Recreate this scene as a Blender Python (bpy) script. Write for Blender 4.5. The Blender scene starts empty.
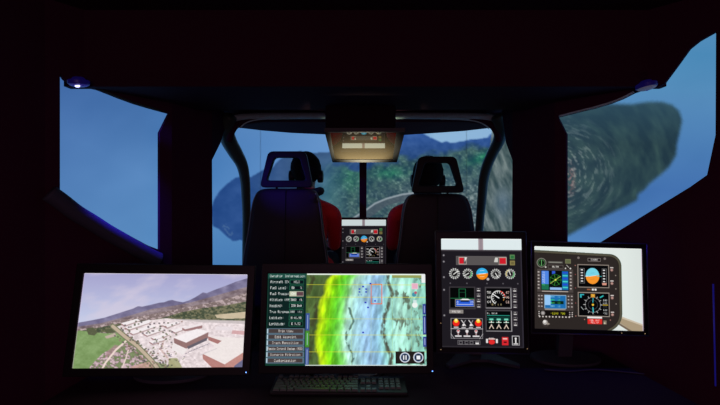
import bpy, bmesh, math, random
import numpy as np
from mathutils import Vector, Matrix, Euler

random.seed(7)
SC = bpy.context.scene
COL = SC.collection
F = 429.0            # focal length in pixels of the 720 px wide frame
EYE = 1.34           # height of the camera above the floor

# ------------------------------------------------------------------ camera, world, lights, exposure
cam_d = bpy.data.cameras.new('camera')
cam_d.sensor_width = 36.0
cam_d.lens = 36.0 * F / 720.0
cam_d.clip_start = 0.05
cam = bpy.data.objects.new('camera', cam_d)
cam.location = (0, 0, EYE)
cam.rotation_euler = (math.radians(90), 0, 0)
COL.objects.link(cam)
SC.camera = cam

world = bpy.data.worlds.new('world')
SC.world = world
world.use_nodes = True
wb = world.node_tree.nodes['Background']
wb.inputs[0].default_value = (0.0125, 0.0022, 0.0085, 1)
wb.inputs[1].default_value = 1.0

def area_light(name, loc, target, size, power, color):
    d = bpy.data.lights.new(name, 'AREA')
    d.shape = 'DISK'; d.size = size; d.energy = power; d.color = color
    o = bpy.data.objects.new(name, d)
    o.location = loc
    o.rotation_euler = (Vector(target) - Vector(loc)).to_track_quat('-Z', 'Y').to_euler()
    COL.objects.link(o)
    return o
def beam(name, loc, target, cone, power, color=(.06, .03, 1), blend=1.0):
    d = bpy.data.lights.new(name, 'SPOT'); d.energy = power; d.color = color; d.spot_size = math.radians(cone); d.spot_blend = blend; d.shadow_soft_size = .03
    o = bpy.data.objects.new(name, d); o.location = loc; COL.objects.link(o)
    o.rotation_euler = (Vector(target) - Vector(loc)).to_track_quat('-Z', 'Y').to_euler()
beam('blue_lamp_beam', (-1.04, 1.66, EYE + .40), (-.40, 2.42, EYE + .12), 24, 26)
beam('blue_lamp_glow', (-1.03, 1.69, EYE + .36), (-.985, 1.83, EYE - .05), 62, 36)
beam('blue_lamp_glow', (1.10, 1.50, EYE + .38), (.86, 1.58, EYE - .4), 60, 6)
area_light('rear_fill_light', (0.0, -2.6, 1.75), (0, 2.4, 1.35), 2.2, 15.0, (1.0, .52, .70))  # unseen fill light added behind the camera to lift the blacks
sp = bpy.data.lights.new('pane_fill_spot', 'SPOT'); sp.energy = 20.0; sp.color = (1.0, .88, .62); sp.spot_size = math.radians(52); sp.spot_blend = .8; sp.shadow_soft_size = .02  # added spot without a known source, gives the roof pane its beige glow
spo = bpy.data.objects.new('pane_fill_spot', sp); spo.location = (.02, 2.60, EYE - .10); COL.objects.link(spo)
spo.rotation_euler = (Vector((.02, 2.38, EYE + .26)) - spo.location).to_track_quat('-Z', 'Y').to_euler()

SC.view_settings.view_transform = 'Standard'
SC.view_settings.look = 'None'
SC.view_settings.gamma = 1.0
SC.view_settings.use_curve_mapping = False
SC.view_settings.exposure = 0.0

# ------------------------------------------------------------------ helpers
def P(px, py, D):
    return Vector(((px - 360) * D / F, D, EYE + (202.5 - py) * D / F))

def mat(name, color, rough=.6, metal=0.0, spec=.5, bump=0.0, bscale=200, var=0.0, emit=None, es=1.0, coat=0.0):
    m = bpy.data.materials.new(name)
    m.use_nodes = True
    nt = m.node_tree
    b = nt.nodes['Principled BSDF']
    b.inputs['Base Color'].default_value = (*color, 1)
    b.inputs['Roughness'].default_value = rough
    b.inputs['Metallic'].default_value = metal
    b.inputs['Specular IOR Level'].default_value = spec
    b.inputs['Coat Weight'].default_value = coat
    if emit:
        b.inputs['Emission Color'].default_value = (*emit, 1)
        b.inputs['Emission Strength'].default_value = es
    if bump or var:
        tc = nt.nodes.new('ShaderNodeTexCoord')
        n = nt.nodes.new('ShaderNodeTexNoise')
        n.inputs['Scale'].default_value = bscale
        n.inputs['Detail'].default_value = 3
        nt.links.new(tc.outputs['Object'], n.inputs['Vector'])
        if bump:
            bp = nt.nodes.new('ShaderNodeBump')
            bp.inputs['Strength'].default_value = bump
            bp.inputs['Distance'].default_value = .001
            nt.links.new(n.outputs['Fac'], bp.inputs['Height'])
            nt.links.new(bp.outputs['Normal'], b.inputs['Normal'])
        if var:
            mx = nt.nodes.new('ShaderNodeMix'); mx.data_type = 'RGBA'
            mx.inputs[6].default_value = (*[c * (1 - var) for c in color], 1)
            mx.inputs[7].default_value = (*[min(1, c * (1 + var)) for c in color], 1)
            nt.links.new(n.outputs['Fac'], mx.inputs[0])
            nt.links.new(mx.outputs[2], b.inputs['Base Color'])
    return m

M = dict(
    shell=mat('black_cabin_cloth', (.060, .010, .033), .95, spec=.1, bump=.4, bscale=300, var=.3),
    floor=mat('dark_carpet', (.06, .018, .03), .95, spec=.1, bump=.6, bscale=500, var=.4),
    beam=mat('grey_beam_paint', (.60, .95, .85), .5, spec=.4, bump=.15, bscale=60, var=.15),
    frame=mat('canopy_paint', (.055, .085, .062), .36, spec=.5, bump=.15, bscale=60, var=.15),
    header=mat('black_headliner', (.052, .010, .028), .9, spec=.2, bump=.3, bscale=300),
    plastic=mat('black_plastic', (.008, .007, .008), .42, spec=.2, bump=.12, bscale=900),
    rim=mat('glossy_black_edge', (.05, .05, .07), .3, spec=.5, bump=.05, bscale=400),
    stand=mat('grey_stand_plastic', (.055, .050, .07), .55, spec=.2, bump=.1, bscale=600),
    desk=mat('dark_desk_laminate', (.030, .012, .022), .8, spec=.08, bump=.1, bscale=150, var=.3),
    metal=mat('dark_steel', (.15, .15, .16), .35, metal=1.0, bump=.05, bscale=200),
    leather=mat('seat_leather', (.030, .019, .024), .6, spec=.25, bump=.35, bscale=420, var=.2),
    piping=mat('seat_piping', (.16, .15, .18), .5, bump=.1, bscale=300),
    hframe=mat('headrest_shell', (.012, .010, .012), .5, spec=.2, bump=.1, bscale=300),
    skin=mat('skin', (.45, .25, .18), .5, bump=.1, bscale=300, var=.1),
    jacket=mat('red_jacket', (.70, .02, .03), .75, spec=.2, bump=.4, bscale=350, var=.2),
    trousers=mat('dark_trousers', (.02, .022, .03), .85, spec=.2, bump=.4, bscale=500),
    hair=mat('dark_hair', (.010, .008, .007), .95, spec=.08, bump=.6, bscale=400),
    eye=mat('eye', (.6, .6, .6), .2, bump=.01),
    key=mat('key_plastic', (.16, .20, .18), .5, spec=.4, bump=.1, bscale=800),
    kbody=mat('keyboard_plastic', (.018, .018, .02), .5, spec=.35, bump=.1, bscale=800),
    led_b=mat('blue_led', (.1, .2, 1), .3, emit=(.12, .3, 1.0), es=5.0),
    led_w=mat('white_blue_led', (.5, .5, 1), .3, emit=(.55, .55, 1.0), es=2.2),
    led_a=mat('amber_led', (.8, .5, .2), .3, emit=(.7, .5, .25), es=.45),
    lens=mat('lamp_lens', (.3, .3, .4), .4, emit=(.008, .006, .12), es=1.0, bump=.1, bscale=100),
    lens_g=mat('lamp_lens_frosted', (.5, .5, .52), .6, emit=(.03, .035, .06), es=1.0, bump=.1, bscale=100),
    strip=mat('blue_glow_strip', (.02, .02, .3), .4, emit=(.005, .004, .09), es=1.0),
    cable=mat('cable_rubber', (.05, .05, .05), .6, bump=.1),
)

def tag(o, label, cat, group=None, kind=None):
    o['label'] = label
    o['category'] = cat
    if group: o['group'] = group
    if kind: o['kind'] = kind
    return o

def link(name, me, m=None, parent=None, smooth=False):
    o = bpy.data.objects.new(name, me)
    COL.objects.link(o)
    if m is not None:
        for q in (m if isinstance(m, (list, tuple)) else [m]):
            me.materials.append(q)
    if parent is not None:
        o.parent = parent
    if smooth:
        me.polygons.foreach_set('use_smooth', [True] * len(me.polygons))
    return o

def obj(name, bm, m, parent=None, smooth=False):
    bmesh.ops.recalc_face_normals(bm, faces=bm.faces)
    me = bpy.data.meshes.new(name)
    bm.to_mesh(me); bm.free()
    o = link(name, me, m, parent, smooth)
    return o

def struct(name, bm, m, smooth=False, parent=None):
    o = obj(name, bm, m, parent, smooth)
    if parent is None:
        o['kind'] = 'structure'
    return o

def empty(name, loc, label=None, cat=None, group=None):
    o = bpy.data.objects.new(name, None)
    o.location = loc
    o.empty_display_size = .1
    COL.objects.link(o)
    if label: tag(o, label, cat, group)
    return o

def weld_bevel(o, w, seg=2):
    md = o.modifiers.new('bevel', 'BEVEL')
    md.width = w; md.segments = seg; md.limit_method = 'ANGLE'
    md.angle_limit = math.radians(35)
    md.harden_normals = False
    return o

def add_box(bm, c, s, rot=None):
    g = bmesh.ops.create_cube(bm, size=1)
    vs = g['verts']
    bmesh.ops.scale(bm, vec=s, verts=vs)
    if rot is not None:
        bmesh.ops.rotate(bm, cent=(0, 0, 0), matrix=rot, verts=vs)
    bmesh.ops.translate(bm, vec=c, verts=vs)
    return vs

def box(c, s, rot=None):
    bm = bmesh.new(); add_box(bm, c, s, rot); return bm

def add_prism(bm, pts, depth_vec):
    """closed polygon (3D points) extruded along depth_vec"""
    a = [bm.verts.new(p) for p in pts]
    b = [bm.verts.new(Vector(p) + Vector(depth_vec)) for p in pts]
    n = len(pts)
    bm.faces.new(a)
    bm.faces.new(list(reversed(b)))
    for i in range(n):
        bm.faces.new((a[i], b[i], b[(i + 1) % n], a[(i + 1) % n]))

def add_tube(bm, pts, r, n=10, flat=1.0, side=None):
    """sweep an ellipse along pts; r may be a list; flat scales the second axis"""
    pts = [Vector(p) for p in pts]
    rr = r if isinstance(r, (list, tuple)) else [r] * len(pts)
    rings = []
    ref = Vector(side) if side is not None else None
    prev = None
    for i, p in enumerate(pts):
        t = (pts[min(i + 1, len(pts) - 1)] - pts[max(i - 1, 0)]).normalized()
        if ref is None:
            up = Vector((0, 0, 1)) if abs(t.z) < .9 else Vector((1, 0, 0))
            if prev is not None: up = prev
        else:
            up = ref
        u = (up - t * up.dot(t)).normalized()
        v = t.cross(u).normalized()
        prev = u
        rings.append([bm.verts.new(p + u * math.cos(a) * rr[i] + v * math.sin(a) * rr[i] * flat)
                      for a in [2 * math.pi * k / n for k in range(n)]])
    for a, b in zip(rings, rings[1:]):
        for k in range(n):
            bm.faces.new((a[k], a[(k + 1) % n], b[(k + 1) % n], b[k]))
    bm.faces.new(rings[0]); bm.faces.new(list(reversed(rings[-1])))

def tube(pts, r, n=10, flat=1.0, side=None):
    bm = bmesh.new(); add_tube(bm, pts, r, n, flat, side); return bm

def smooth_path(pts, k=6):
    """Catmull-Rom through pts"""
    pts = [Vector(p) for p in pts]
    out = []
    for i in range(len(pts) - 1):
        p0 = pts[max(i - 1, 0)]; p1 = pts[i]; p2 = pts[i + 1]; p3 = pts[min(i + 2, len(pts) - 1)]
        for j in range(k):
            t = j / k
            out.append(.5 * ((2 * p1) + (p2 - p0) * t + (2 * p0 - 5 * p1 + 4 * p2 - p3) * t * t
                             + (3 * p1 - p0 - 3 * p2 + p3) * t ** 3))
    out.append(pts[-1])
    return out

def add_sphere(bm, c, r, u=20, v=14, rot=None):
    g = bmesh.ops.create_uvsphere(bm, u_segments=u, v_segments=v, radius=1)
    bmesh.ops.scale(bm, vec=r if isinstance(r, (tuple, list)) else (r, r, r), verts=g['verts'])
    if rot is not None:
        bmesh.ops.rotate(bm, cent=(0, 0, 0), matrix=rot, verts=g['verts'])
    bmesh.ops.translate(bm, vec=c, verts=g['verts'])
    return g['verts']

def add_cyl(bm, c, r, h, axis=(0, 0, 1), n=28, r2=None):
    g = bmesh.ops.create_cone(bm, segments=n, radius1=r, radius2=r if r2 is None else r2, depth=h, cap_ends=True)
    q = Vector((0, 0, 1)).rotation_difference(Vector(axis)).to_matrix()
    bmesh.ops.rotate(bm, cent=(0, 0, 0), matrix=q, verts=g['verts'])
    bmesh.ops.translate(bm, vec=c, verts=g['verts'])
    return g['verts']

# ------------------------------------------------------------------ a little raster painter (what the displays show)
def vnoise(x, y, seed=0):
    rs = np.random.RandomState(seed)
    G = rs.rand(256, 256)
    xi = np.floor(x).astype(int); yi = np.floor(y).astype(int)
    fx = x - xi; fy = y - yi
    fx = fx * fx * (3 - 2 * fx); fy = fy * fy * (3 - 2 * fy)
    a = G[yi % 256, xi % 256]; b = G[yi % 256, (xi + 1) % 256]
    c = G[(yi + 1) % 256, xi % 256]; d = G[(yi + 1) % 256, (xi + 1) % 256]
    return (a * (1 - fx) + b * fx) * (1 - fy) + (c * (1 - fx) + d * fx) * fy

def fbm(x, y, seed=0, o=4):
    s = 0; a = 1; t = 0
    for i in range(o):
        s = s + a * vnoise(x * 2 ** i, y * 2 ** i, seed + i * 13)
        t += a; a *= .5
    return s / t

def inpoly(x, y, pts):
    """even-odd test, vectorised"""
    ins = np.zeros(x.shape, bool)
    n = len(pts)
    j = n - 1
    for i in range(n):
        xi, yi = pts[i]; xj, yj = pts[j]
        c = ((yi > y) != (yj > y))
        with np.errstate(divide='ignore', invalid='ignore'):
            xx = (xj - xi) * (y - yi) / ((yj - yi) if yj != yi else 1e-9) + xi
        ins ^= c & (x < xx)
        j = i
    return ins

def segdist(x, y, a, b):
    ax, ay = a; bx, by = b
    dx, dy = bx - ax, by - ay
    L = dx * dx + dy * dy + 1e-9
    t = np.clip(((x - ax) * dx + (y - ay) * dy) / L, 0, 1)
    return np.hypot(x - ax - t * dx, y - ay - t * dy)

FONT = {
'A':'0E11111F111111','B':'1E11111E11111E','C':'0E11101010110E','D':'1E11111111111E','E':'1F10101E10101F',
'F':'1F10101E101010','G':'0E11101711110F','H':'1111111F111111','I':'0E04040404040E','J':'0702020202120C',
'K':'11121418141211','L':'1010101010101F','M':'111B1515111111','N':'11191513111111','O':'0E11111111110E',
'P':'1E11111E101010','Q':'0E11111115120D','R':'1E11111E141211','S':'0F10100E01011E','T':'1F040404040404',
'U':'1111111111110E','V':'11111111110A04','W':'11111115151B11','X':'11110A040A1111','Y':'11110A04040404',
'Z':'1F01020408101F','a':'00000E010F110F','b':'10101E1111111E','c':'00000E1010110E','d':'01010F1111110F',
'e':'00000E111F100E','f':'0609081C080808','g':'000F11110F010E','h':'10101E11111111','i':'04000C0404040E',
'j':'02000602020A04','k':'10101214181412','l':'0C04040404040E','m':'00001A15151111','n':'00001E11111111',
'o':'00000E1111110E','p':'00001E111E1010','q':'00000F110F0101','r':'00001619101010','s':'00000F100E011E',
't':'08081C0808090E','u':'0000111111130D','v':'00001111110A04','w':'0000111115150A','x':'0000110A040A11',
'y':'0000110F01010E','z':'00001F0204081F','0':'0E11131519110E','1':'040C040404040E','2':'0E11010204081F',
'3':'1F02040201110E','4':'02060A121F0202','5':'1F101E0101110E','6':'0608101E11110E','7':'1F010204080808',
'8':'0E11110E11110E','9':'0E11110F01020C',':':'000404000404 00','.':'00000000000C0C','-':'0000001F000000',
'(':'02040808080402',')':'08040202020408','/':'00010204081000',' ':'00000000000000','%':'18190204081303'}

class Canvas:
    """drawing units are free; (x0,y0)-(x1,y1) covers w x h cells, painted at 2x and averaged"""
    def __init__(s, w, h, x0, y0, x1, y1, bg=(0, 0, 0)):
        s.w, s.h = w, h
        s.W, s.H = w * 2, h * 2
        s.x0, s.y0, s.x1, s.y1 = x0, y0, x1, y1
        gx = x0 + (np.arange(s.W) + .5) / s.W * (x1 - x0)
        gy = y0 + (np.arange(s.H) + .5) / s.H * (y1 - y0)
        s.X, s.Y = np.meshgrid(gx, gy)
        s.a = np.zeros((s.H, s.W, 3)); s.a[:] = np.array(bg) / 255.
    def sl(s, xa, ya, xb, yb):
        i0 = max(0, int((xa - s.x0) / (s.x1 - s.x0) * s.W) - 1); i1 = min(s.W, int((xb - s.x0) / (s.x1 - s.x0) * s.W) + 2)
        j0 = max(0, int((ya - s.y0) / (s.y1 - s.y0) * s.H) - 1); j1 = min(s.H, int((yb - s.y0) / (s.y1 - s.y0) * s.H) + 2)
        return slice(j0, max(j0, j1)), slice(i0, max(i0, i1))
    def put(s, q, m, col, al=1.0):
        c = np.array(col) / 255.
        s.a[q] = np.where(m[..., None], s.a[q] * (1 - al) + c * al, s.a[q])
    def rect(s, xa, ya, xb, yb, col, al=1.0):
        q = s.sl(xa, ya, xb, yb); X, Y = s.X[q], s.Y[q]
        s.put(q, (X >= xa) & (X < xb) & (Y >= ya) & (Y < yb), col, al)
    def frame(s, xa, ya, xb, yb, t, col):
        s.rect(xa, ya, xb, ya + t, col); s.rect(xa, yb - t, xb, yb, col)
        s.rect(xa, ya, xa + t, yb, col); s.rect(xb - t, ya, xb, yb, col)
    def poly(s, pts, col, al=1.0):
        xs = [p[0] for p in pts]; ys = [p[1] for p in pts]
        q = s.sl(min(xs), min(ys), max(xs), max(ys))
        s.put(q, inpoly(s.X[q], s.Y[q], pts), col, al)
    def line(s, pts, t, col, al=1.0):
        for a, b in zip(pts, pts[1:]):
            q = s.sl(min(a[0], b[0]) - t, min(a[1], b[1]) - t, max(a[0], b[0]) + t, max(a[1], b[1]) + t)
            s.put(q, segdist(s.X[q], s.Y[q], a, b) < t / 2, col, al)
    def disc(s, cx, cy, r, col, al=1.0, ry=None):
        ry = ry or r
        q = s.sl(cx - r, cy - ry, cx + r, cy + ry)
        s.put(q, ((s.X[q] - cx) / r) ** 2 + ((s.Y[q] - cy) / ry) ** 2 < 1, col, al)
    def ring(s, cx, cy, r, t, col, a0=None, a1=None):
        q = s.sl(cx - r - t, cy - r - t, cx + r + t, cy + r + t)
        d = np.hypot(s.X[q] - cx, s.Y[q] - cy); m = abs(d - r) < t / 2
        if a0 is not None:
            an = np.degrees(np.arctan2(s.Y[q] - cy, s.X[q] - cx)) % 360
            m &= ((an - a0) % 360) < ((a1 - a0) % 360)
        s.put(q, m, col)
    def ticks(s, cx, cy, r0, r1, n, t, col, a0=0, a1=360):
        for i in range(n):
            a = math.radians(a0 + (a1 - a0) * i / n)
            s.line([(cx + r0 * math.cos(a), cy + r0 * math.sin(a)), (cx + r1 * math.cos(a), cy + r1 * math.sin(a))], t, col)
    def text(s, x, y, txt, h, col, ha='l', wx=1.0):
        """h = letter height; x,y top-left (or centre x)"""
        p = h / 7.; pw = p * wx
        W = len(txt) * 6 * pw - pw
        if ha == 'c': x -= W / 2
        if ha == 'r': x -= W
        for k, ch in enumerate(txt):
            b = FONT.get(ch, FONT[' ']).replace(' ', '')
            rows = [int(b[2 * i:2 * i + 2], 16) for i in range(7)]
            for j, r in enumerate(rows):
                for i in range(5):
                    if r >> (4 - i) & 1:
                        xx = x + (k * 6 + i) * pw
                        s.rect(xx, y + j * p, xx + pw * 1.02, y + j * p + p * 1.02, col)
    def out(s):
        a = s.a.reshape(s.h, 2, s.w, 2, 3).mean(axis=(1, 3))
        return np.clip(a, 0, 1)

def s2l(a):
    a = np.clip(a, 0, 1)
    return np.where(a <= .04045, a / 12.92, ((a + .055) / 1.055) ** 2.4)

def screen_mat(name, strength=1.0):
    m = bpy.data.materials.new(name); m.use_nodes = True
    nt = m.node_tree; nt.nodes.clear()
    o = nt.nodes.new('ShaderNodeOutputMaterial'); e = nt.nodes.new('ShaderNodeEmission')
    a = nt.nodes.new('ShaderNodeAttribute'); a.attribute_name = 'picture'
    e.inputs['Strength'].default_value = strength
    nt.links.new(a.outputs['Color'], e.inputs['Color']); nt.links.new(e.outputs[0], o.inputs[0])
    m.cycles.emission_sampling = 'NONE'
    return m
LIT = screen_mat('lit_display')
PROJ = screen_mat('projected_picture')

def grid_mesh(name, pts, rgb):
    """pts (h,w,3) vertex positions, rgb (h,w,3) sRGB 0..1"""
    h, w = pts.shape[:2]
    me = bpy.data.meshes.new(name)
    idx = np.arange(h * w).reshape(h, w)
    f = np.stack([idx[:-1, :-1], idx[1:, :-1], idx[1:, 1:], idx[:-1, 1:]], -1).reshape(-1)
    nf = (h - 1) * (w - 1)
    me.vertices.add(h * w); me.vertices.foreach_set('co', pts.reshape(-1).astype(np.float32))
    me.loops.add(nf * 4); me.loops.foreach_set('vertex_index', f.astype(np.int32))
    me.polygons.add(nf)
    me.polygons.foreach_set('loop_start', (np.arange(nf) * 4).astype(np.int32))
    me.update(calc_edges=True)
    ca = me.color_attributes.new('picture', 'FLOAT_COLOR', 'POINT')
    c = np.ones((h * w, 4), np.float32); c[:, :3] = s2l(rgb.reshape(-1, 3))
    ca.data.foreach_set('color', c.reshape(-1))
    return me

def display_mesh(name, canvas, w, h):
    rgb = canvas.out()
    H, W = rgb.shape[:2]
    x = np.linspace(-w / 2, w / 2, W); z = np.linspace(h / 2, -h / 2, H)
    X, Z = np.meshgrid(x, z)
    return grid_mesh(name, np.stack([X, np.zeros_like(X), Z], -1), rgb)

# ------------------------------------------------------------------ projection dome picture
def lerp(a, b, t):
    return np.array(a)[None, :] / 255. * (1 - t[:, None]) + np.array(b)[None, :] / 255. * t[:, None]

def paint_dome(x, y):
    """the landscape thrown on the dome, x to the right, y downwards"""
    n = x.size
    # sky, slightly cloudy
    cl = fbm(x / 70 + 3, y / 45 + x / 140, 5, 3)
    t = np.clip((y - 60) / 190, 0, 1)
    sky = lerp((66, 112, 170), (82, 136, 194), t)
    sky += (cl[:, None] - .5) * np.array([.09, .07, .05])
    mid = np.clip(1 - abs(x - 365) / 190, 0, 1)[:, None]
    sky = sky * (1 - mid * .8) + lerp((124, 166, 216), (104, 152, 208), np.clip((y - 125) / 60, 0, 1)) * mid * .8
    pr_ = (np.clip((x - 405) / 30, 0, 1) * np.clip((540 - x) / 30, 0, 1))[:, None]
    sky = sky * (1 - pr_ * .85) + np.array([150, 188, 220]) / 255. * pr_ * .85
    left = np.clip((200 - x) / 60, 0, 1)[:, None]
    lw = lerp((64, 104, 164), (92, 142, 194), np.clip((y - 75 + (x - 60) * .55) / 230, 0, 1))
    streak = np.clip(1 - abs(y - (130 + (x - 60) * .55 + 0.0 * x)) / 50, 0, 1)[:, None]
    lw = lw + streak * .025 + (cl[:, None] - .5) * .06
    sky = sky * (1 - left) + lw * left
    # right sky gets paler near the ridge
    rt = np.clip((x - 540) / 60, 0, 1)[:, None]
    rw = lerp((90, 144, 190), (66, 112, 174), np.clip((y - 90) / 100, 0, 1))
    up = np.clip(1 - abs(y - 55) / 45, 0, 1)[:, None] * np.array([-.05, -.02, -.02])
    rw = rw + up + np.clip((y - 190) / 60, 0, 1)[:, None] * np.array([.06, .07, .05]) + (cl[:, None] - .5) * .05
    sky = sky * (1 - rt) + rw * rt
    c = sky
    def over(mask, colr, a=1.0):
        nonlocal c
        m = (mask * a)[:, None]
        c = c * (1 - m) + colr * m
    def soft(pts, w=1.0):
        # antialiased polygon: average of shifted tests
        s = 0
        for dx, dy in ((0, 0), (w, 0), (-w, 0), (0, w), (0, -w)):
            s = s + inpoly(x + dx, y + dy, pts)
        return s / 5.
    wob = (fbm(x / 9, y * 0 + 2.3, 3, 3) - .5) * 3
    # ---- left hill (blue, hazy) and water
    water = lerp((84, 136, 190), (66, 118, 176), np.clip((y - 225) / 60, 0, 1))
    wm = inpoly(x, y, [(150, 226), (212, 222), (300, 232), (300, 420), (150, 420)]).astype(float)
    over(wm * (x > 190), water)
    h1 = soft([(213, 226), (211, 210), (214, 200), (219, 192), (227, 184), (235, 178), (243, 176), (251, 177), (258, 173),
               (263, 170), (272, 168), (279, 160), (288, 155), (300, 151), (312, 153), (330, 152), (352, 151),
               (352, 330), (260, 330), (248, 241), (240, 240), (233, 241), (226, 236), (219, 229)], .8)
    n1 = fbm(x / 14, y / 10, 11, 4)
    base = lerp((40, 76, 136), (58, 88, 128), np.clip((x - 240) / 60, 0, 1)) + (n1[:, None] - .5) * .10
    # greener, lighter slopes towards the middle
    g = np.clip((x - 300) / 30, 0, 1) * np.clip((y - 152) / 26, 0, 1)
    base = base * (1 - g[:, None]) + (lerp((46, 88, 118), (72, 120, 128), np.clip((y - 160) / 50, 0, 1)) + (n1[:, None] - .5) * .2) * g[:, None]
    over(h1, base)
    village = h1 * (inpoly(x, y, [(221, 225), (226, 224), (234, 233), (230, 237)])) * (fbm(x / 1.6, y / 1.6, 9, 2) > .48)
    over(village.astype(float), np.array([96, 126, 160]) / 255., .35)
    # ---- centre and right: mountains behind forest
    m1 = soft([(300, 420), (320, 170), (335, 156), (350, 148), (362, 138), (380, 128), (418, 128), (424, 134), (430, 137.5),
               (436, 140), (442, 143), (446, 141), (450, 143), (458, 142), (464, 141), (470, 139.5), (478, 139), (487, 138), (494, 131),
               (505, 122), (540, 118), (540, 420)], .8)
    n2 = fbm(x / 5, y / 4, 21, 4); n3 = fbm(x / 2.2, y / 1.7, 31, 3); n4 = fbm(x / 18, y / 12, 41, 3)
    blue = lerp((52, 90, 158), (42, 74, 124), np.clip((y - 132) / 28, 0, 1)) + (n2[:, None] - .5) * .1
    line = 152 - np.clip((x - 415) / 60, -1, 1) * 12 + (n4 - .5) * 22        # forest starts below
    fo = lerp((36, 66, 82), (76, 110, 106), np.clip((n2 * .72 + n3 * .28 - .3) * 2.2, 0, 1))
    greyness = np.clip((y - 168) / 30, 0, 1) * np.clip((x - 360) / 60, .25, 1)
    fo = fo * (1 - greyness[:, None] * .75) + (lerp((54, 72, 82), (134, 146, 148), np.clip((n3 - .28) * 2.1, 0, 1))) * greyness[:, None] * .75
    gp = np.exp(-((x - 482) / 13) ** 2 - ((y - 158 - (480 - x) * .35) / 5) ** 2) + .8 * np.exp(-((x - 390) / 16) ** 2 - ((y - 173) / 6) ** 2) + .5 * np.exp(-((x - 350) / 14) ** 2 - ((y - 178) / 16) ** 2)
    fo = fo + gp[:, None] * np.array([-.06, .10, .0]) * (.5 + n2[:, None])
    fo = fo + ((n3 > .7) * .06)[:, None]
    k = np.clip((y - line) / 7, 0, 1)[:, None]
    ml = np.clip((x - 324) / 26, 0, 1)
    over(m1 * ml, blue * (1 - k) + fo * k)
    # slope left of the post has diagonal pale streaks
    ds = fbm((x + y) / 5, (x - y) / 26, 51, 3)
    s1 = (inpoly(x, y, [(322, 175), (330, 158), (362, 158), (362, 232), (322, 232)])).astype(float) * np.clip((ds - .56) * 1.5, 0, .14)
    over(s1, np.array([120, 165, 160]) / 255.)
    # river and road below the right windscreen
    road = [(352, 219), (366, 210), (375, 203.5), (387, 198.5), (402, 194.5), (420, 192)]
    d = np.min([segdist(x, y, a, b) for a, b in zip(road, road[1:])], 0)
    band = inpoly(x, y, road + [(430, 198), (402, 201), (386, 206), (368, 219), (360, 226)]).astype(float)
    over(band, np.array([74, 86, 98]) / 255., .75)
    over(np.clip(1.2 - d / 1.1, 0, 1), np.array([165, 176, 184]) / 255., .85)
    # ---- screen joints
    for sx in (260.5, 466.5):
        over(np.clip(1 - abs(x - sx) / .7, 0, 1) * (y < 200), c * .72, .8)
    # ---- right-hand door window: near terrain rushing past
    nr = fbm((x - y * .35) / 4, (y + x * .5) / 14, 61, 4)
    rn = inpoly(x, y, [(484, 240), (486, 180), (492, 130), (540, 120), (545, 300), (484, 300)]).astype(float)
    rr = lerp((52, 74, 78), (132, 146, 146), np.clip((nr - .25) * 1.8, 0, 1))
    bl = np.exp(-((x - 503) / 9) ** 2 - ((y - 203) / 14) ** 2)[:, None]
    rr = rr * (1 - bl * .6) + np.array([92, 120, 146]) / 255. * bl * .6
    rr = rr * .93
    over(rn, rr, .9)
    # ---- the dark wooded hill seen through the right opening
    blob = [(530, 118), (560, 113), (585, 106), (610, 104), (632, 104.5), (648, 102), (662, 102), (672, 105), (679, 111),
            (682, 120), (680, 131), (677, 143), (676, 155), (669, 167), (660, 175), (650, 183), (644, 190), (638, 194),
            (637, 200), (622, 208), (600, 218), (567, 236), (530, 246)]
    s = 0
    rs = np.random.RandomState(4)
    for i in range(14):
        a = i / 14 * 2 * math.pi; r = 2.6 * ((i % 3 + 1) / 3)
        s = s + inpoly(x + r * math.cos(a), y + r * math.sin(a), blob)
    s = s / 14. * (x > 528)
    rad = np.hypot((x - 556) / 1.0, (y - 172) / .85); ang = np.arctan2(y - 172, x - 556)
    sw = fbm(rad / 9 + x / 40, ang * 2.4 + y / 30, 71, 4); sw2 = fbm(rad / 2.0, ang * 6, 81, 3)
    hill = lerp((34, 56, 68), (54, 80, 82), np.clip((sw - .3) * 1.8, 0, 1))
    top = np.clip(1 - (y - 100) / 45, 0, 1)[:, None]
    hill = hill * (1 - top * .6) + np.array([52, 86, 106]) / 255. * top * .6
    near = np.clip(1 - rad / 75, 0, 1)
    hill = hill + (np.clip((sw2 - .55) * 1.6, 0, .3) * near)[:, None] * np.array([1.1, 1.0, .85]) + (near * .05)[:, None]
    red = np.exp(-((x - 571) / 4) ** 2 - ((y - 180) / 14) ** 2) * (sw2 > .45)
    hill = hill + red[:, None] * np.array([.18, .03, .03])
    over(s, hill)
    return c

def build_dome():
    C = Vector((0, 2.6, EYE)); Rr = 2.72
    az = np.radians(np.linspace(-118, 118, 1150)); el = np.radians(np.linspace(44, -29, 350))
    A, Ee = np.meshgrid(az, el)
    X = Rr * np.sin(A) * np.cos(Ee) + C.x; Y = Rr * np.cos(A) * np.cos(Ee) + C.y; Z = Rr * np.sin(Ee) + C.z
    Yc = np.maximum(Y, .25)
    px = 360 + F * X / Yc; py = 202.5 - F * (Z - EYE) / Yc
    px = np.clip(px, -400, 1200); py = np.clip(py, -300, 700)
    rgb = paint_dome(px.ravel() + 400 - 400, py.ravel())
    me = grid_mesh('projection_screen', np.stack([X, Y, Z], -1), np.clip(rgb, 0, 1).reshape(X.shape + (3,)))
    me.polygons.foreach_set('use_smooth', [True] * len(me.polygons))
    o = link('projection_screen', me, PROJ)
    tag(o, 'huge curved dome screen around the cockpit showing blue sky, water and wooded mountains', 'projection screen')
    # steel ring that carries the dome's lower edge
    ring = []
    e = math.radians(-29)
    for i in range(60):
        a = math.radians(-118 + 236 * i / 59)
        ring.append((C.x + (Rr + .03) * math.sin(a) * math.cos(e), C.y + (Rr + .03) * math.cos(a) * math.cos(e), C.z + Rr * math.sin(e) + .03))
    obj('support_ring', tube(ring, .022, 8), M['metal'], o, True)
build_dome()

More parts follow.
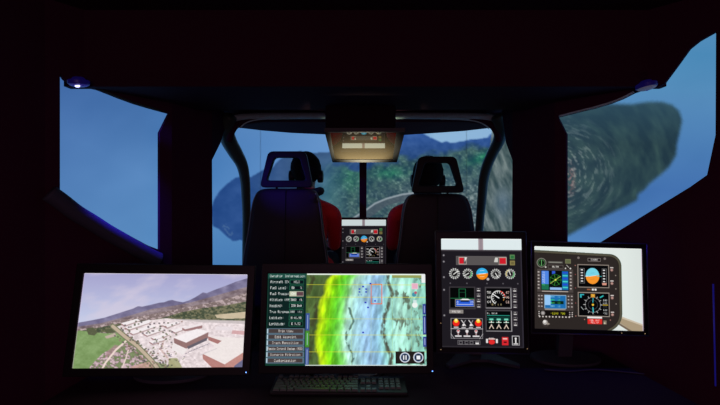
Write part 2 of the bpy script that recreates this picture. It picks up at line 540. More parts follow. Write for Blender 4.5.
# ------------------------------------------------------------------ floor, cockpit platform
struct('floor', box((0, 1.6, -.05), (8, 9, .1)), M['floor'])
bm = bmesh.new()
add_prism(bm, [(-.72, 2.24, 0), (.74, 2.24, 0), (.70, 3.3, 0), (.45, 3.75, 0), (-.45, 3.75, 0), (-.70, 3.3, 0)], (0, 0, .38))
weld_bevel(struct('platform', bm, M['floor']), .01)

# ------------------------------------------------------------------ walls with window openings
def wall(name, segs, th, zlo, zhi):
    """segs: list of (p0, p1, hole px list or None, top profile px list or None). One mesh."""
    bm = bmesh.new()
    for p0, p1, hole, prof, out in segs:
        p0 = Vector((p0[0], p0[1], 0)); p1 = Vector((p1[0], p1[1], 0))
        u = (p1 - p0); L = u.length; u.normalize()
        nrm = Vector((u.y, -u.x, 0))
        def onpl(px, py):
            d = Vector(((px - 360) / F, 1, (202.5 - py) / F))
            t = p0.dot(nrm) / d.dot(nrm)
            q = d * t
            return ((q - p0).dot(u), q.z + EYE)
        if prof:
            outer = prof(onpl, L)
        else:
            outer = [(0, zlo), (L, zlo), (L, zhi), (0, zhi)]
        loops = [outer]
        if hole: loops.append([onpl(*h) for h in hole])
        tmp = bmesh.new()
        edges = []
        for lp in loops:
            vs = [tmp.verts.new((a, b, 0)) for a, b in lp]
            for i in range(len(vs)):
                edges.append(tmp.edges.new((vs[i], vs[(i + 1) % len(vs)])))
        bmesh.ops.triangle_fill(tmp, use_beauty=True, use_dissolve=False, edges=edges)
        r = bmesh.ops.extrude_face_region(tmp, geom=list(tmp.faces))
        for v in [g for g in r['geom'] if isinstance(g, bmesh.types.BMVert)]:
            v.co.z += th
        mp = {}
        for v in tmp.verts:
            co = p0 + u * v.co.x + Vector((0, 0, v.co.y)) + out * nrm * v.co.z
            mp[v] = bm.verts.new(co)
        for f in tmp.faces:
            bm.faces.new([mp[v] for v in f.verts])
        tmp.free()
    return struct(name, bm, M['shell'])

ZC = EYE + .454
LA = (-.759, 2.2); LB = (-.8595, 1.96); LC = (-1.16, 1.58)
RA = (.782, 2.2); RB = (.880, 1.94); RC = (1.300, 1.50)
left_hole = [(60, 73), (64, 79), (70, 83), (80, 85), (92, 87), (105, 92), (120, 98), (135, 103.5), (150, 108), (169.3, 113.3),
             (159.8, 132.5), (159.8, 250), (148, 245.5), (135, 238.5), (120, 230), (105, 221.5), (90, 212.5), (75, 203), (66, 196.5), (60, 191)]
right_hole = [(557.5, 117), (576, 112.3), (594, 108), (610, 103.3), (622, 98.6), (634, 92.5), (645, 88.8), (658, 86.5), (664, 83.5),
              (677, 66), (690, 48), (700, 40), (716, 31), (715.5, 135), (707, 175), (690, 187), (650, 211.5), (600, 242.5), (566, 258), (566, 134)]
def front_left(onpl, L):
    return [(0, .0), (L, .0), (L, EYE - .46), (0.0, EYE - .46)]
# a short forward piece whose edge is the slanted rear edge of the front door window
def door_edge_l(onpl, L):
    a = onpl(212, 160); b = onpl(220.5, 143); c = onpl(226, 125)
    return [(0, 0), (L, 0), (L, EYE - .47), (.012, EYE - .47), (0.001, a[1]), (b[0], b[1]), (c[0], c[1]), (c[0] + .02, ZC + .05), (0, ZC + .05)]
def door_edge_r(onpl, L):
    a = onpl(513, 160); b = onpl(506, 143); c = onpl(503, 120)
    return [(0, 0), (L, 0), (L, EYE - .47), (.012, EYE - .47), (0.001, a[1]), (b[0], b[1]), (c[0], c[1]), (c[0] + .02, ZC + .05), (0, ZC + .05)]
wall('wall_left', [
    (LA, (-.745, 3.2), None, door_edge_l, -1),
    (LA, LB, None, None, 1),
    (LB, LC, left_hole, None, 1),
    (LC, (-1.30, 1.25), None, None, 1),
    ((-1.30, 1.25), (-1.34, -1.2), None, None, 1)], .02, 0, ZC + .36)
wall('wall_right', [
    (RA, (.765, 3.2), None, door_edge_r, 1),
    (RA, RB, None, None, -1),
    (RB, RC, right_hole, None, -1),
    (RC, (1.37, 1.40), None, None, -1),
    ((1.37, 1.40), (1.39, -1.2), None, None, -1)], .02, 0, ZC + .36)

# cabin roof (rear part) and the padded header above the windscreen
bm = bmesh.new()
add_prism(bm, [(1.17, 1.68, ZC), (.93, 1.96, ZC), (.86, 2.10, ZC), (-.84, 2.10, ZC), (-.91, 1.98, ZC), (-1.10, 1.68, ZC)], (0, 0, .06))
add_prism(bm, [(.90, 2.0, ZC + .058), (.80, 2.50, ZC + .058), (-.78, 2.50, ZC + .058), (-.90, 2.0, ZC + .058)], (0, 0, .04))
add_prism(bm, [(-1.16, 1.72, ZC + .001), (1.20, 1.72, ZC + .001), (1.20, 1.72, ZC + .30), (-1.16, 1.72, ZC + .30)], (0, -.04, 0))
add_prism(bm, [(-1.36, -1.2, ZC + .30), (1.42, -1.2, ZC + .30), (1.40, 1.42, ZC + .30), (1.24, 1.72, ZC + .30), (-1.16, 1.72, ZC + .30), (-1.33, 1.27, ZC + .30)], (0, 0, .06))
struct('ceiling', bm, M['header'])
bm = bmesh.new()
hd = [P(236, 127.5, 2.62), P(262, 130.5, 2.70), P(292, 133, 2.74), P(326, 134.5, 2.76), P(364, 135.5, 2.77), P(404, 135, 2.76),
      P(436, 133, 2.74), P(464, 131, 2.70), P(490, 128, 2.62)]
bk = [Vector((p.x, 2.46, EYE + .462)) for p in hd]
v0 = [bm.verts.new(p) for p in hd]; v1 = [bm.verts.new(p) for p in bk]
v2 = [bm.verts.new(p + Vector((0, .03, .03))) for p in hd]; v3 = [bm.verts.new(p + Vector((0, 0, .05))) for p in bk]
for a, b in ((v0, v1), (v1, v3), (v3, v2), (v2, v0)):
    for i in range(len(a) - 1):
        bm.faces.new((a[i], a[i + 1], b[i + 1], b[i]))
bm.faces.new((v0[0], v1[0], v3[0], v2[0])); bm.faces.new((v0[-1], v2[-1], v3[-1], v1[-1]))
struct('trim_header', bm, M['header'])

# canopy beam and pillars
bm = bmesh.new()
add_tube(bm, smooth_path([P(230, 121, 2.42), P(238, 117.5, 2.42), P(262, 116, 2.42), P(300, 115.8, 2.42), P(364, 115.6, 2.42), P(430, 115.8, 2.42),
                          P(466, 116, 2.42), P(490, 117.5, 2.42), P(499, 121, 2.42)], 6), .019, 12)
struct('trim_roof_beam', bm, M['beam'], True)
bm = bmesh.new()
add_tube(bm, smooth_path([P(240, 128, 2.40), P(245, 123.5, 2.40), P(253, 120.5, 2.40), P(266, 119, 2.40), P(290, 118.6, 2.40)], 6), .0035, 8)
add_tube(bm, smooth_path([P(489, 128.5, 2.40), P(483, 124, 2.40), P(474, 121, 2.40), P(460, 119.5, 2.40), P(440, 119, 2.40)], 6), .0035, 8)
struct('trim_edge_highlight', bm, M['beam'], True)  # thin pale tubes standing in for the highlight along the arch edge
bm = bmesh.new()
add_tube(bm, smooth_path([P(229, 142, 2.43), P(231.5, 133, 2.43), P(236, 126, 2.43), P(245, 121.5, 2.43), P(262, 119.5, 2.43)], 5), [.018] * 20 + [.008], 10)
add_tube(bm, smooth_path([P(499, 142, 2.43), P(497, 134, 2.43), P(493, 127, 2.43), P(485, 122, 2.43), P(468, 119.5, 2.43)], 5), [.018] * 20 + [.008], 10)
struct('trim_arch_corner', bm, M['header'], True)
def pillar(name, pts, rr):
    path = smooth_path([P(*p) for p in pts], 6)
    n = len(path)
    radii = [np.interp(i / (n - 1), np.linspace(0, 1, len(rr)), rr) for i in range(n)]
    return struct(name, tube(path, [float(q) for q in radii], 14, flat=.8, side=(1, 0, 0)), M['frame'], True)
pillar('trim_pillar_left', [(231, 116, 2.38), (226, 127, 2.42), (228.5, 140, 2.50), (235, 152, 2.56), (242, 165, 2.62), (245, 180, 2.68),
                            (246, 197, 2.75), (246.5, 220, 2.84), (246, 262, 2.95), (245, 330, 3.1)],
       [.034, .042, .047, .044, .036, .031, .029, .027, .027, .027])
pillar('trim_pillar_right', [(497, 116, 2.38), (501.5, 127, 2.42), (499, 140, 2.50), (492.5, 153, 2.56), (487, 166, 2.62), (483.5, 180, 2.68),
                             (482, 197, 2.75), (480, 220, 2.84), (477, 262, 2.95), (474, 330, 3.1)],
       [.034, .040, .036, .033, .032, .031, .030, .028, .027, .027])
# centre post of the windscreen
bm = bmesh.new()
add_prism(bm, [P(359.3, 134, 2.75), P(366.8, 134, 2.75), P(366.4, 232, 3.10), P(359.5, 232, 3.10)], (0, .05, .0))
weld_bevel(struct('trim_centre_post', bm, M['header']), .006)
# window seals along the top of the side openings (outside face of the hole)
def on_seg(p0, p1, px, py, off=0.0):
    p0 = Vector((p0[0], p0[1], 0)); p1 = Vector((p1[0], p1[1], 0)); u = (p1 - p0).normalized(); nrm = Vector((u.y, -u.x, 0))
    d = Vector(((px - 360) / F, 1, (202.5 - py) / F)); q = d * (p0.dot(nrm) / d.dot(nrm))
    q = q + nrm * off
    return Vector((q.x, q.y, q.z + EYE))
lt = [on_seg(LB, LC, *q) for q in ((88, 85.6), (105, 91.5), (120, 97.5), (135, 103), (150, 107.5), (164, 112))]
struct('trim_window_left', tube(smooth_path(lt, 5), .0042, 8), M['frame'], True)
rt = [on_seg(RB, RC, *q) for q in ((559, 116.2), (576, 111.8), (594, 107.4), (610, 102.7), (622, 98), (634, 91.8))]
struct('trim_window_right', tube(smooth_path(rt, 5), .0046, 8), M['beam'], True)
# padded sill under the left opening that picks up the blue lamp
pad = mat('padded_sill_cloth', (.07, .07, .10), .7, spec=.3, bump=.3, bscale=250)
ls = [on_seg(LB, LC, *q, off=0.0) for q in ((48, 193), (60, 201.5), (75, 213), (90, 222), (105, 231.5), (120, 240), (135, 248.5), (150, 256.5), (157, 259.5))]
ls = [p + Vector((.012, -.01, 0)) for p in ls]
struct('trim_sill_left', tube(smooth_path(ls, 5), .032, 14), pad, True)

# glareshield in front of the pilots
bm = bmesh.new()
add_prism(bm, [(-.62, 3.19, EYE - .30), (-.62, 3.19, EYE - .20), (-.5, 3.22, EYE - .155), (.53, 3.22, EYE - .155), (.65, 3.19, EYE - .20), (.65, 3.19, EYE - .30)], (0, .45, -.06))
o = obj('glareshield', bm, M['header']); weld_bevel(o, .03, 3)
tag(o, 'black glareshield cowl ahead of the pilots, behind the small cockpit panel', 'glareshield')
bm = box((0.01, 3.61, .70), (.86, .16, .64)); weld_bevel(obj('nose_bulkhead', bm, M['header'], o), .02)

# ------------------------------------------------------------------ overhead mirror pane
def mir(px, py, up=0.0):
    k = (202.5 - py) / F
    D = .733 / (k + .200)
    p = P(px, py, D); p.z += up
    return p
om = empty('overhead_mirror', P(364, 131, 2.0), 'tilted glossy overhead roof pane between the pilots reflecting the cockpit panel', 'overhead mirror')
inv = Matrix.Translation(-om.location)
def loc(p): return Vector(p) - om.location
outer = [mir(324.5, 130.5), mir(405, 130.5), mir(397, 161.3), mir(332.5, 161.3)]
inner = [mir(330, 132), mir(396.5, 132), mir(392.6, 159.3), mir(335, 159.3)]
bm = bmesh.new()
lo_o = [bm.verts.new(loc(p) + Vector((0, 0, -.006))) for p in outer]; lo_i = [bm.verts.new(loc(p) + Vector((0, 0, -.003))) for p in inner]
hi_o = [bm.verts.new(loc(p) + Vector((0, 0, .012))) for p in outer]; hi_i = [bm.verts.new(loc(p) + Vector((0, 0, .012))) for p in inner]
for i in range(4):
    j = (i + 1) % 4
    bm.faces.new((lo_o[i], lo_o[j], lo_i[j], lo_i[i])); bm.faces.new((lo_o[i], hi_o[i], hi_o[j], lo_o[j]))
    bm.faces.new((lo_i[i], lo_i[j], hi_i[j], hi_i[i])); bm.faces.new((hi_o[i], hi_i[i], hi_i[j], hi_o[j]))
mf = mat('dark_grey_frame', (.010, .013, .012), .45, spec=.4, bump=.1, bscale=200)
obj('frame', bm, mf, om)
mm = bpy.data.materials.new('tinted_mirror'); mm.use_nodes = True
nt = mm.node_tree; nt.nodes.clear()
mo = nt.nodes.new('ShaderNodeOutputMaterial'); g1 = nt.nodes.new('ShaderNodeBsdfGlossy'); d1 = nt.nodes.new('ShaderNodeBsdfDiffuse'); ad = nt.nodes.new('ShaderNodeMixShader')
g1.inputs['Color'].default_value = (.80, .76, .58, 1); g1.inputs['Roughness'].default_value = .012
d1.inputs['Color'].default_value = (.55, .45, .28, 1); ad.inputs[0].default_value = .30  # beige diffuse share stands in for a dim beige reflection
nt.links.new(g1.outputs[0], ad.inputs[1]); nt.links.new(d1.outputs[0], ad.inputs[2]); nt.links.new(ad.outputs[0], mo.inputs[0])
bm = bmesh.new()
add_prism(bm, [loc(p) + Vector((0, 0, 0)) for p in inner], (0, 0, .008))
obj('mirror_pane', bm, mm, om)
# console that hangs the pane from the roof
bm = bmesh.new()
a = [P(325, 130.4, 2.0), P(396, 130.4, 2.0)]
add_prism(bm, [(a[0].x, 2.01, a[0].z + .013), (a[1].x, 2.01, a[1].z + .013), (a[1].x, 2.01, ZC + .01), (a[0].x, 2.01, ZC + .01)], (0, .42, 0))
o = obj('overhead_console', bm, mat('black_console_plastic', (.016, .006, .011), .8, spec=.1, bump=.2, bscale=300)); weld_bevel(o, .008)
tag(o, 'black boxy overhead console hanging from the cabin roof above the mirror pane', 'overhead console')

# ------------------------------------------------------------------ blue lamps at the window tops
def lamp(c, tilt, led, label, lensm):
    r = empty('ceiling_light', c, label, 'lamp')
    r.rotation_euler = tilt
    bm = bmesh.new(); add_cyl(bm, (0, 0, .012), .037, .018, n=36); add_cyl(bm, (0, 0, .026), .026, .012, n=36, r2=.018)
    weld_bevel(obj('housing', bm, mat('navy_lamp_housing', (.02, .015, .16), .4, emit=(.002, .001, .03), bump=.05), r), .004)
    bm = bmesh.new(); add_sphere(bm, (0, 0, .004), (.033, .033, .010), 28, 12)
    obj('lens', bm, lensm, r, True)
    bm = bmesh.new()
    if led: add_sphere(bm, (.008, -.022, -.004), (.010, .005, .006), 14, 8)
    else: add_sphere(bm, (0, 0, -.006), (.004, .004, .003), 14, 8)
    obj('bulb', bm, M['led_w'] if led else M['lens'], r, True)
    return r
cl = on_seg(LB, LC, 78.5, 87) + Vector((.015, -.02, 0))
lamp(cl, (math.radians(8), 0, 0), True, 'round blue glowing lamp at the top corner of the left side opening', M['lens'])
cr = on_seg(RB, RC, 646, 90) + Vector((-.01, -.02, 0))
lamp(cr, (math.radians(-4), math.radians(-7), 0), False, 'round blue-edged lamp with frosted lens at the top of the right side opening', M['lens_g'])

# thin strip on the far right wall, blue edge light put in as glow
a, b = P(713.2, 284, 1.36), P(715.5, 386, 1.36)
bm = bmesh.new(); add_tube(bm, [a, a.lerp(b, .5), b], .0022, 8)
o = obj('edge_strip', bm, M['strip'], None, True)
tag(o, 'thin upright edge strip with added blue glow at the far right beside the wide landscape monitor', 'edge strip')

# ------------------------------------------------------------------ desk
DZ = .72
r = empty('desk', (0, 1.5, 0), 'dark laminate desk holding the four monitors and the keyboard', 'desk')
bm = bmesh.new()
add_prism(bm, [(-1.0, -.40, DZ - .028), (1.06, -.40, DZ - .028), (1.0, .285, DZ - .028), (-.955, .285, DZ - .028)], (0, 0, .028))
weld_bevel(obj('desktop', bm, M['desk'], r), .004)
for x, y in ((-.9, -.33), (.95, -.33), (-.88, .24), (.93, .24)):
    weld_bevel(obj('leg', box((x, y, (DZ - .028) / 2), (.045, .045, DZ - .028)), M['metal'], r), .004)
weld_bevel(obj('modesty_panel', box((.03, .255, .5), (1.75, .016, .34)), M['desk'], r), .003)

# ------------------------------------------------------------------ what the monitors show
def canvas_town():
    c = Canvas(420, 236, 0, 0, 1, 1)
    def U(px, py):
        v = (py - 273.8) / 93.6
        xl = 84.5 + (72.3 - 84.5) * v; xr = 248 + (242.5 - 248) * v
        # undo the slight perspective
        return ((px - xl) / (xr - xl), v)
    X = c.X; Y = c.Y
    px = (84.5 - 12.2 * Y) + X * (163.5 + 6.7 * Y); py = 273.8 + 93.6 * Y
    def col(a): return np.array(a) / 255.
    t = np.clip((py - 274) / 48, 0, 1)[..., None]
    cl = np.clip((fbm(px / 26 + 4, (py + px * .25) / 11, 5, 4) - .42) * 3.2, 0, 1)[..., None]
    sky = col((166, 164, 206)) * (1 - t) + col((196, 204, 232)) * t
    sky = sky * (1 - cl * .55) + col((218, 206, 222)) * cl * .55
    c.a[:] = sky
    def area(pts, f):
        m = inpoly(px, py, pts)[..., None]
        c.a[:] = np.where(m, f, c.a)
    def P2(pts, colr, al=1.0):
        m = inpoly(px, py, pts)[..., None] * al
        c.a[:] = c.a * (1 - m) + col(colr) * m
    def L2(pts, t, colr, al=1.0):
        d = np.min([segdist(px, py, a, b) for a, b in zip(pts, pts[1:])], 0)
        m = (d < t / 2)[..., None] * al
        c.a[:] = c.a * (1 - m) + col(colr) * m
    n1 = fbm(px / 7, py / 4, 11, 4)[..., None]; n2 = fbm(px / 2.2, py / 1.4, 21, 3)[..., None]; n3 = fbm(px / 1.3, py / .9, 31, 2)[..., None]
    bot = [(250, 380), (60, 380)]
    far = col((120, 114, 146)) + (n1 - .5) * .22
    area([(60, 325), (78, 323.5), (92, 321), (104, 318.5), (118, 314), (132, 309.5), (137, 307), (141, 307.5), (150, 305.5), (158, 303.5), (163, 303), (167, 301.4),
          (171, 300.6), (176, 302), (182, 303), (188, 301), (194, 298), (198, 295.5), (202, 292.8), (206, 293.5), (213, 290.5), (225, 286), (236, 281.5), (250, 277)] + bot, far)
    slope = col((136, 120, 126)) + (n1 - .5) * .3 + (n2 - .5) * .16
    area([(60, 330), (100, 324), (130, 316), (150, 310), (175, 306), (190, 303), (215, 296), (250, 286)] + bot, slope)
    town = np.where(n2 > .55, col((196, 176, 178)), col((128, 112, 110))) * .8 + .2 * col((150, 130, 128)) + (n3 - .5) * .12
    area([(60, 332), (90, 328), (120, 321), (150, 315), (180, 309), (215, 302), (250, 292)] + bot, town)
    forest = np.where(n2 > .5, col((120, 118, 92)), col((76, 84, 66))) + (n3 - .5) * .12
    area([(140, 323), (160, 319), (180, 313), (200, 309), (225, 306), (250, 301), (250, 322), (200, 321.5), (180, 322), (160, 324)], forest)
    area([(76, 332), (100, 328), (130, 322), (150, 321), (120, 332), (85, 334)], forest)
    field = col((204, 188, 160)) + (n1 - .5) * .15
    area([(214, 315.5), (230, 314), (248, 312), (248, 319), (225, 319.5), (216, 318.5)], field)
    # factory ground
    ground = col((232, 218, 220)) + (n2 - .5) * .26 + (n1 - .5) * .06
    area([(112, 328), (135, 323), (165, 319), (180, 320.5), (250, 322), (250, 380), (160, 380), (135, 348)], ground)
    P2([(165, 319.5), (250, 321.5), (250, 325), (200, 323)], (196, 186, 186), .8)
    # residential lower left and meadow
    resi = np.where(n2 > .56, col((206, 180, 186)), np.where(n2 > .47, col((150, 124, 132)), col((124, 138, 98)))) + (n3 - .5) * .1
    area([(60, 380), (90, 362), (108, 348), (122, 336), (130, 338), (150, 358), (166, 380)], resi)
    mead = col((130, 158, 102)) + (n1 - .5) * .12 + (fbm((px + py) / 5, (px - py) / 40, 8, 3)[..., None] - .5) * .08
    area([(60, 334), (80, 331), (94, 333), (108, 334), (124, 333), (127, 339), (118, 346), (104, 352), (96, 359), (88, 368), (84, 380), (60, 380)], mead)
    dk = inpoly(px, py, [(86, 329), (93, 328), (97, 333), (94, 336), (88, 335)]) | inpoly(px, py, [(103, 330), (112, 329), (117, 333), (106, 334)])
    c.a[dk] = col((92, 96, 72))
    P2([(104, 337), (114, 333.5), (116, 336.5), (106, 339)], (206, 178, 176), .8)
    P2([(106, 352), (114, 345), (119, 346), (110, 355), (104, 358)], (168, 132, 138), .7)
    P2([(150, 360), (170, 366), (170, 380), (140, 380)], (132, 148, 96), .8)
    P2([(130, 366), (148, 361), (158, 368), (158, 375), (126, 375)], (206, 160, 148), .7)
    L2([(98, 374), (105, 362), (115, 350), (126.5, 340), (121, 336), (113, 329)], 1.8, (236, 216, 206))
    L2([(120, 370), (125, 358), (128, 347)], 1.2, (232, 212, 204))
    L2([(112, 327), (124, 337), (136, 346), (150, 360), (160, 372)], 5.2, (120, 124, 96))
    L2([(112, 327), (124, 337), (136, 346), (150, 360), (160, 372)], 3.2, (196, 178, 156))
    L2([(163, 338), (160, 350), (168, 360), (178, 370)], 2.0, (206, 176, 170), .8)
    P2([(168, 358), (176, 358), (182, 369), (166, 369)], (158, 160, 112), .8)
    # long white sheds
    rs = np.random.RandomState(3)
    for (x, y, l) in ((120, 324, 16), (130, 325.5, 18), (124, 328, 22), (136, 330, 16), (128, 332.5, 20), (142, 334, 18), (150, 338, 16), (148, 342, 14), (162, 326, 14), (170, 331, 12)):
        P2([(x, y), (x + l, y - l * .28), (x + l + 3, y - l * .28 + 1.6), (x + 4, y + 2.2)], (244, 236, 238))
        P2([(x, y), (x + 4, y + 2.2), (x + 4, y + 3.6), (x, y + 1.4)], (166, 130, 132))
        P2([(x + 4, y + 2.2), (x + l + 3, y - l * .28 + 1.6), (x + l + 3, y - l * .28 + 2.4), (x + 4, y + 3.6)], (184, 160, 160))
    for i in range(60):
        x = rs.uniform(150, 185); y = rs.uniform(338, 362)
        L2([(x, y), (x + 1.2, y - .5)], .6, [(70, 60, 90), (250, 245, 245), (120, 120, 90)][i % 3], .7)
    for i in range(170):
        t_ = rs.rand(); q_ = rs.randint(4)
        if q_ == 0: x, y = 114 + t_ * 48 + rs.normal() * 1.2 + 5, 328 + t_ * 40 + rs.normal()
        elif q_ == 1: x, y = 112 + t_ * 46 + rs.normal() - 5, 329 + t_ * 40
        elif q_ == 2: x, y = rs.uniform(120, 182), rs.uniform(322, 334)
        else: x, y = rs.uniform(150, 176), rs.uniform(334, 366)
        P2([(x - .9, y - .6), (x + .9, y - .8), (x + 1, y + .7), (x - .8, y + .8)], [(92, 96, 76), (120, 118, 96), (150, 118, 112), (96, 86, 92)][rs.randint(4)], .8)
    # flat-roofed halls
    P2([(181, 328.5), (200, 325), (201.5, 326.3), (201, 329), (184, 332), (181, 330.5)], (160, 122, 122))
    P2([(180.5, 328), (199, 324.5), (201.5, 326), (184, 330)], (240, 230, 232))
    P2([(172.5, 338.5), (185, 343.2), (207.5, 333), (207, 339), (185, 349), (173, 343.5)], (150, 116, 114))
    P2([(186, 347), (206.5, 338), (206, 341), (187, 349.5)], (104, 98, 108))
    P2([(172.5, 338), (196, 329.5), (208, 332), (185, 343)], (246, 238, 240))
    P2([(172, 343), (186, 350), (182, 355), (170, 350)], (240, 232, 232))
    P2([(216, 327), (232, 327.5), (233, 331.5), (214, 330.5)], (234, 222, 226))
    P2([(232, 331), (248, 332), (248, 336), (231, 334.5)], (214, 170, 172))
    P2([(207, 337), (248, 339), (248, 352), (224, 365), (202, 355), (214, 347), (207, 341)], (240, 230, 228))
    P2([(207, 337), (221, 341.5), (217, 344.5), (207.5, 340.8)], (172, 120, 116))
    P2([(201.5, 354), (224, 364.5), (226, 372), (216, 372), (202, 359)], (184, 130, 124))
    P2([(224, 364.5), (248, 350), (248, 356), (232, 372), (226, 372)], (196, 142, 134))
    P2([(234, 366), (248, 356), (248, 372), (232, 372)], (110, 108, 140))
    L2([(216, 349), (200, 355)], .8, (214, 204, 206))
    for i in range(14):
        x = 187 + i * 1.6; y = 352.5 - i * .62
        L2([(x, y), (x + .5, y - .3)], .7, (90, 84, 104), .8)
    c.a[:] = c.a + (n3 - .5) * .05 * (py > 325)[..., None]
    c.a[:] = np.clip(c.a, 0, 1)
    e = .006
    c.rect(0, 0, 1, e, (235, 225, 235)); c.rect(0, 0, e * .6, 1, (226, 190, 226), .6)
    return c

def canvas_map():
    # units: photo-like pixels, 268..425.5 x 273.8..365.5
    c = Canvas(480, 280, 268, 273.8, 425.5, 365.5)
    X, Y = c.X, c.Y
    def col(a): return np.array(a) / 255.
    w = (fbm(X * 0 + 1.5, Y / 14, 3, 3) - .5) * 10 - 20 * np.exp(-(Y - 273) / 15.) * np.clip(1.6 - abs(X - 335) / 45, 0, 1)
    xx = X + w - (Y - 320) * .07
    stops = [(305, (84, 112, 60)), (316, (70, 88, 50)), (319, (176, 206, 30)), (322, (190, 236, 26)), (328, (120, 206, 24)), (335, (96, 196, 50)), (341, (130, 214, 110)),
             (346, (176, 226, 204)), (356, (160, 206, 216)), (368, (146, 184, 220)), (378, (140, 188, 214)), (386, (150, 214, 204)), (400, (170, 224, 206)), (426, (132, 196, 178))]
    out = np.zeros(X.shape + (3,))
    for k in range(3):
        out[..., k] = np.interp(xx, [s[0] for s in stops], [s[1][k] / 255. for s in stops])
    rel = fbm(X / 3.5 + Y / 16, Y / 11 - X / 20, 7, 5)
    out = out * (.66 + .68 * rel[..., None])
    dk = np.clip(1 - abs(xx - 386 - 3 * np.sin(Y / 9)) / 2.6, 0, 1) ** .5 * np.clip((fbm(X / 2, Y / 5, 17, 3) - .3) * 5, 0, 1)
    out = out * (1 - dk[..., None] * .85) + col((64, 54, 44)) * dk[..., None] * .85
    dk = np.clip(1 - abs(xx - 350 - 2 * np.sin(Y / 5)) / 1.6, 0, 1) ** .6 * (Y > 308) * np.clip((fbm(X / 2, Y / 4, 37, 3) - .3) * 5, 0, 1)
    out = out * (1 - dk[..., None] * .8) + col((50, 74, 66)) * dk[..., None] * .8
    dk = np.clip((fbm(X / 4, Y / 7, 27, 3) - .56) * 6, 0, 1) * ((X < 318) | ((X > 392) & (rel < .5)))
    out = out * (1 - dk[..., None] * .55) + col((60, 52, 36)) * dk[..., None] * .55
    c.a[:] = np.clip(out * 1.04, 0, 1)
    for y in (285.2, 297.8, 319.5, 335.5, 352): c.line([(307, y), (426, y)], .45, (236, 226, 60), .75)
    for x in (330, 352, 371, 392, 411): c.line([(x, 274), (x, 366)], .35, (200, 220, 90), .35)
    c.rect(307, 273, 426, 275.3, (236, 246, 236))
    c.rect(392, 275.3, 422, 278, (150, 160, 90))
    # target box and tracks
    c.frame(370.8, 284.2, 382.2, 304.8, .8, (238, 110, 70))
    blue = (30, 40, 190)
    for p in ((370.5, 284), (375, 301.5), (359.5, 289.5), (359.5, 292.5), (366, 289.5), (366, 292.5), (363, 287), (365.5, 303), (368, 308), (363.3, 333)):
        c.rect(p[0] - .9, p[1] - .7, p[0] + .9, p[1] + .7, blue)
    c.text(358, 294.4, '2 5', 1.6, (40, 60, 180))
    # right-hand tool icons
    c.rect(411.5, 283.5, 418, 289.5, (232, 176, 196)); c.frame(411.5, 283.5, 418, 289.5, .5, (240, 210, 220))
    c.disc(414, 295, 2.2, (70, 150, 170)); c.disc(415.5, 293, 1.4, (190, 90, 110)); c.disc(414.6, 305.5, 2.8, (238, 244, 240)); c.rect(413, 300.5, 416.4, 303.3, (210, 230, 230))
    c.rect(421.6, 273.8, 426, 283, (238, 240, 240))
    for y0, y1 in ((304.5, 315), (316, 335), (337, 347)):
        c.rect(422.3, y0, 425.5, y1, (58, 74, 150)); c.line([(424, y0 + 2), (424, y1 - 2)], .6, (190, 200, 240))
    # left-hand tabs
    for y0, y1, k in ((314, 331, (60, 84, 150)), (332, 347, (70, 150, 50)), (348, 365.5, (70, 90, 150))):
        c.rect(306.6, y0, 310.4, y1, k); c.line([(308.5, y0 + 2), (308.5, y1 - 2)], .7, (190, 210, 240), .8)
    # pause and stop buttons
    c.rect(395, 351.6, 423.5, 363.5, (34, 30, 28))
    for x in (404.2, 417.4):
        c.disc(x, 357.4, 4.6, (70, 96, 140)); c.ring(x, 357.4, 4.5, .9, (226, 232, 240)); c.disc(x, 357.4, 3.4, (30, 40, 60))
    c.rect(402.4, 355.2, 403.5, 359.6, (240, 244, 250)); c.rect(404.9, 355.2, 406.0, 359.6, (240, 244, 250))
    c.rect(415.6, 355.6, 419.2, 359.2, (240, 244, 250))
    c.rect(307, 364.6, 426, 365.5, (230, 240, 235))
    # form on the left
    c.rect(268, 273, 306.6, 366, (22, 58, 48)); c.rect(269, 274.4, 306, 329, (14, 36, 34))
    c.rect(268, 273, 306.6, 279, (30, 76, 66)); c.text(287.5, 275.2, 'Ownship Information', 2.5, (240, 246, 242), 'c', .86)
    rows = [('Aircraft ID:', 'HELO'), ('Fuel Level:', '50    %'), ('Fuel Freeze:', None), ('Altitude (AMSL):', '3000  ft'), ('Heading:', '350 Deg'), ('True Airspeed:', '100  kts'),
            ('Latitude:', 'N 46.90'), ('Longitude:', 'E 9.52')]
    for i, (a, b) in enumerate(rows):
        y = 281.2 + i * 6.0
        c.text(271, y, a, 2.6, (236, 240, 238), 'l', .70)
        if b is None:
            c.rect(290, y - 1.2, 304, y + 3.8, (200, 206, 180)); c.rect(297, y - .8, 303.6, y + 3.4, (96, 66, 74)); c.text(292, y, 'ON', 2.4, (250, 250, 245))
        else:
            c.rect(290, y - 1.0, 304, y + 3.7, (44, 120, 90)); c.rect(290.4, y - .6, 303.6, y + 3.3, (10, 22, 26)); c.text(297, y + .1, b, 2.3, (226, 236, 230), 'c', .75)
    for i, b in enumerate(('Trim View', 'Edit Waypoint', 'Crash Reposition', 'Remote Control System (RCS)', 'Scenario Migration', 'Customization')):
        y = 329.4 + i * 5.75
        c.rect(268.6, y - .4, 305.6, y + 5.0, (96, 120, 140)); c.rect(270.4, y + .3, 304.2, y + 4.2, (72, 62, 62)); c.rect(269.0, y, 270.0, y + 4.6, (190, 214, 226))
        c.text(287.2, y + 1.1, b, 2.4, (240, 236, 230), 'c', .62 if len(b) > 20 else .8)
    c.rect(268, 364.2, 306.6, 366, (24, 66, 52))
    return c

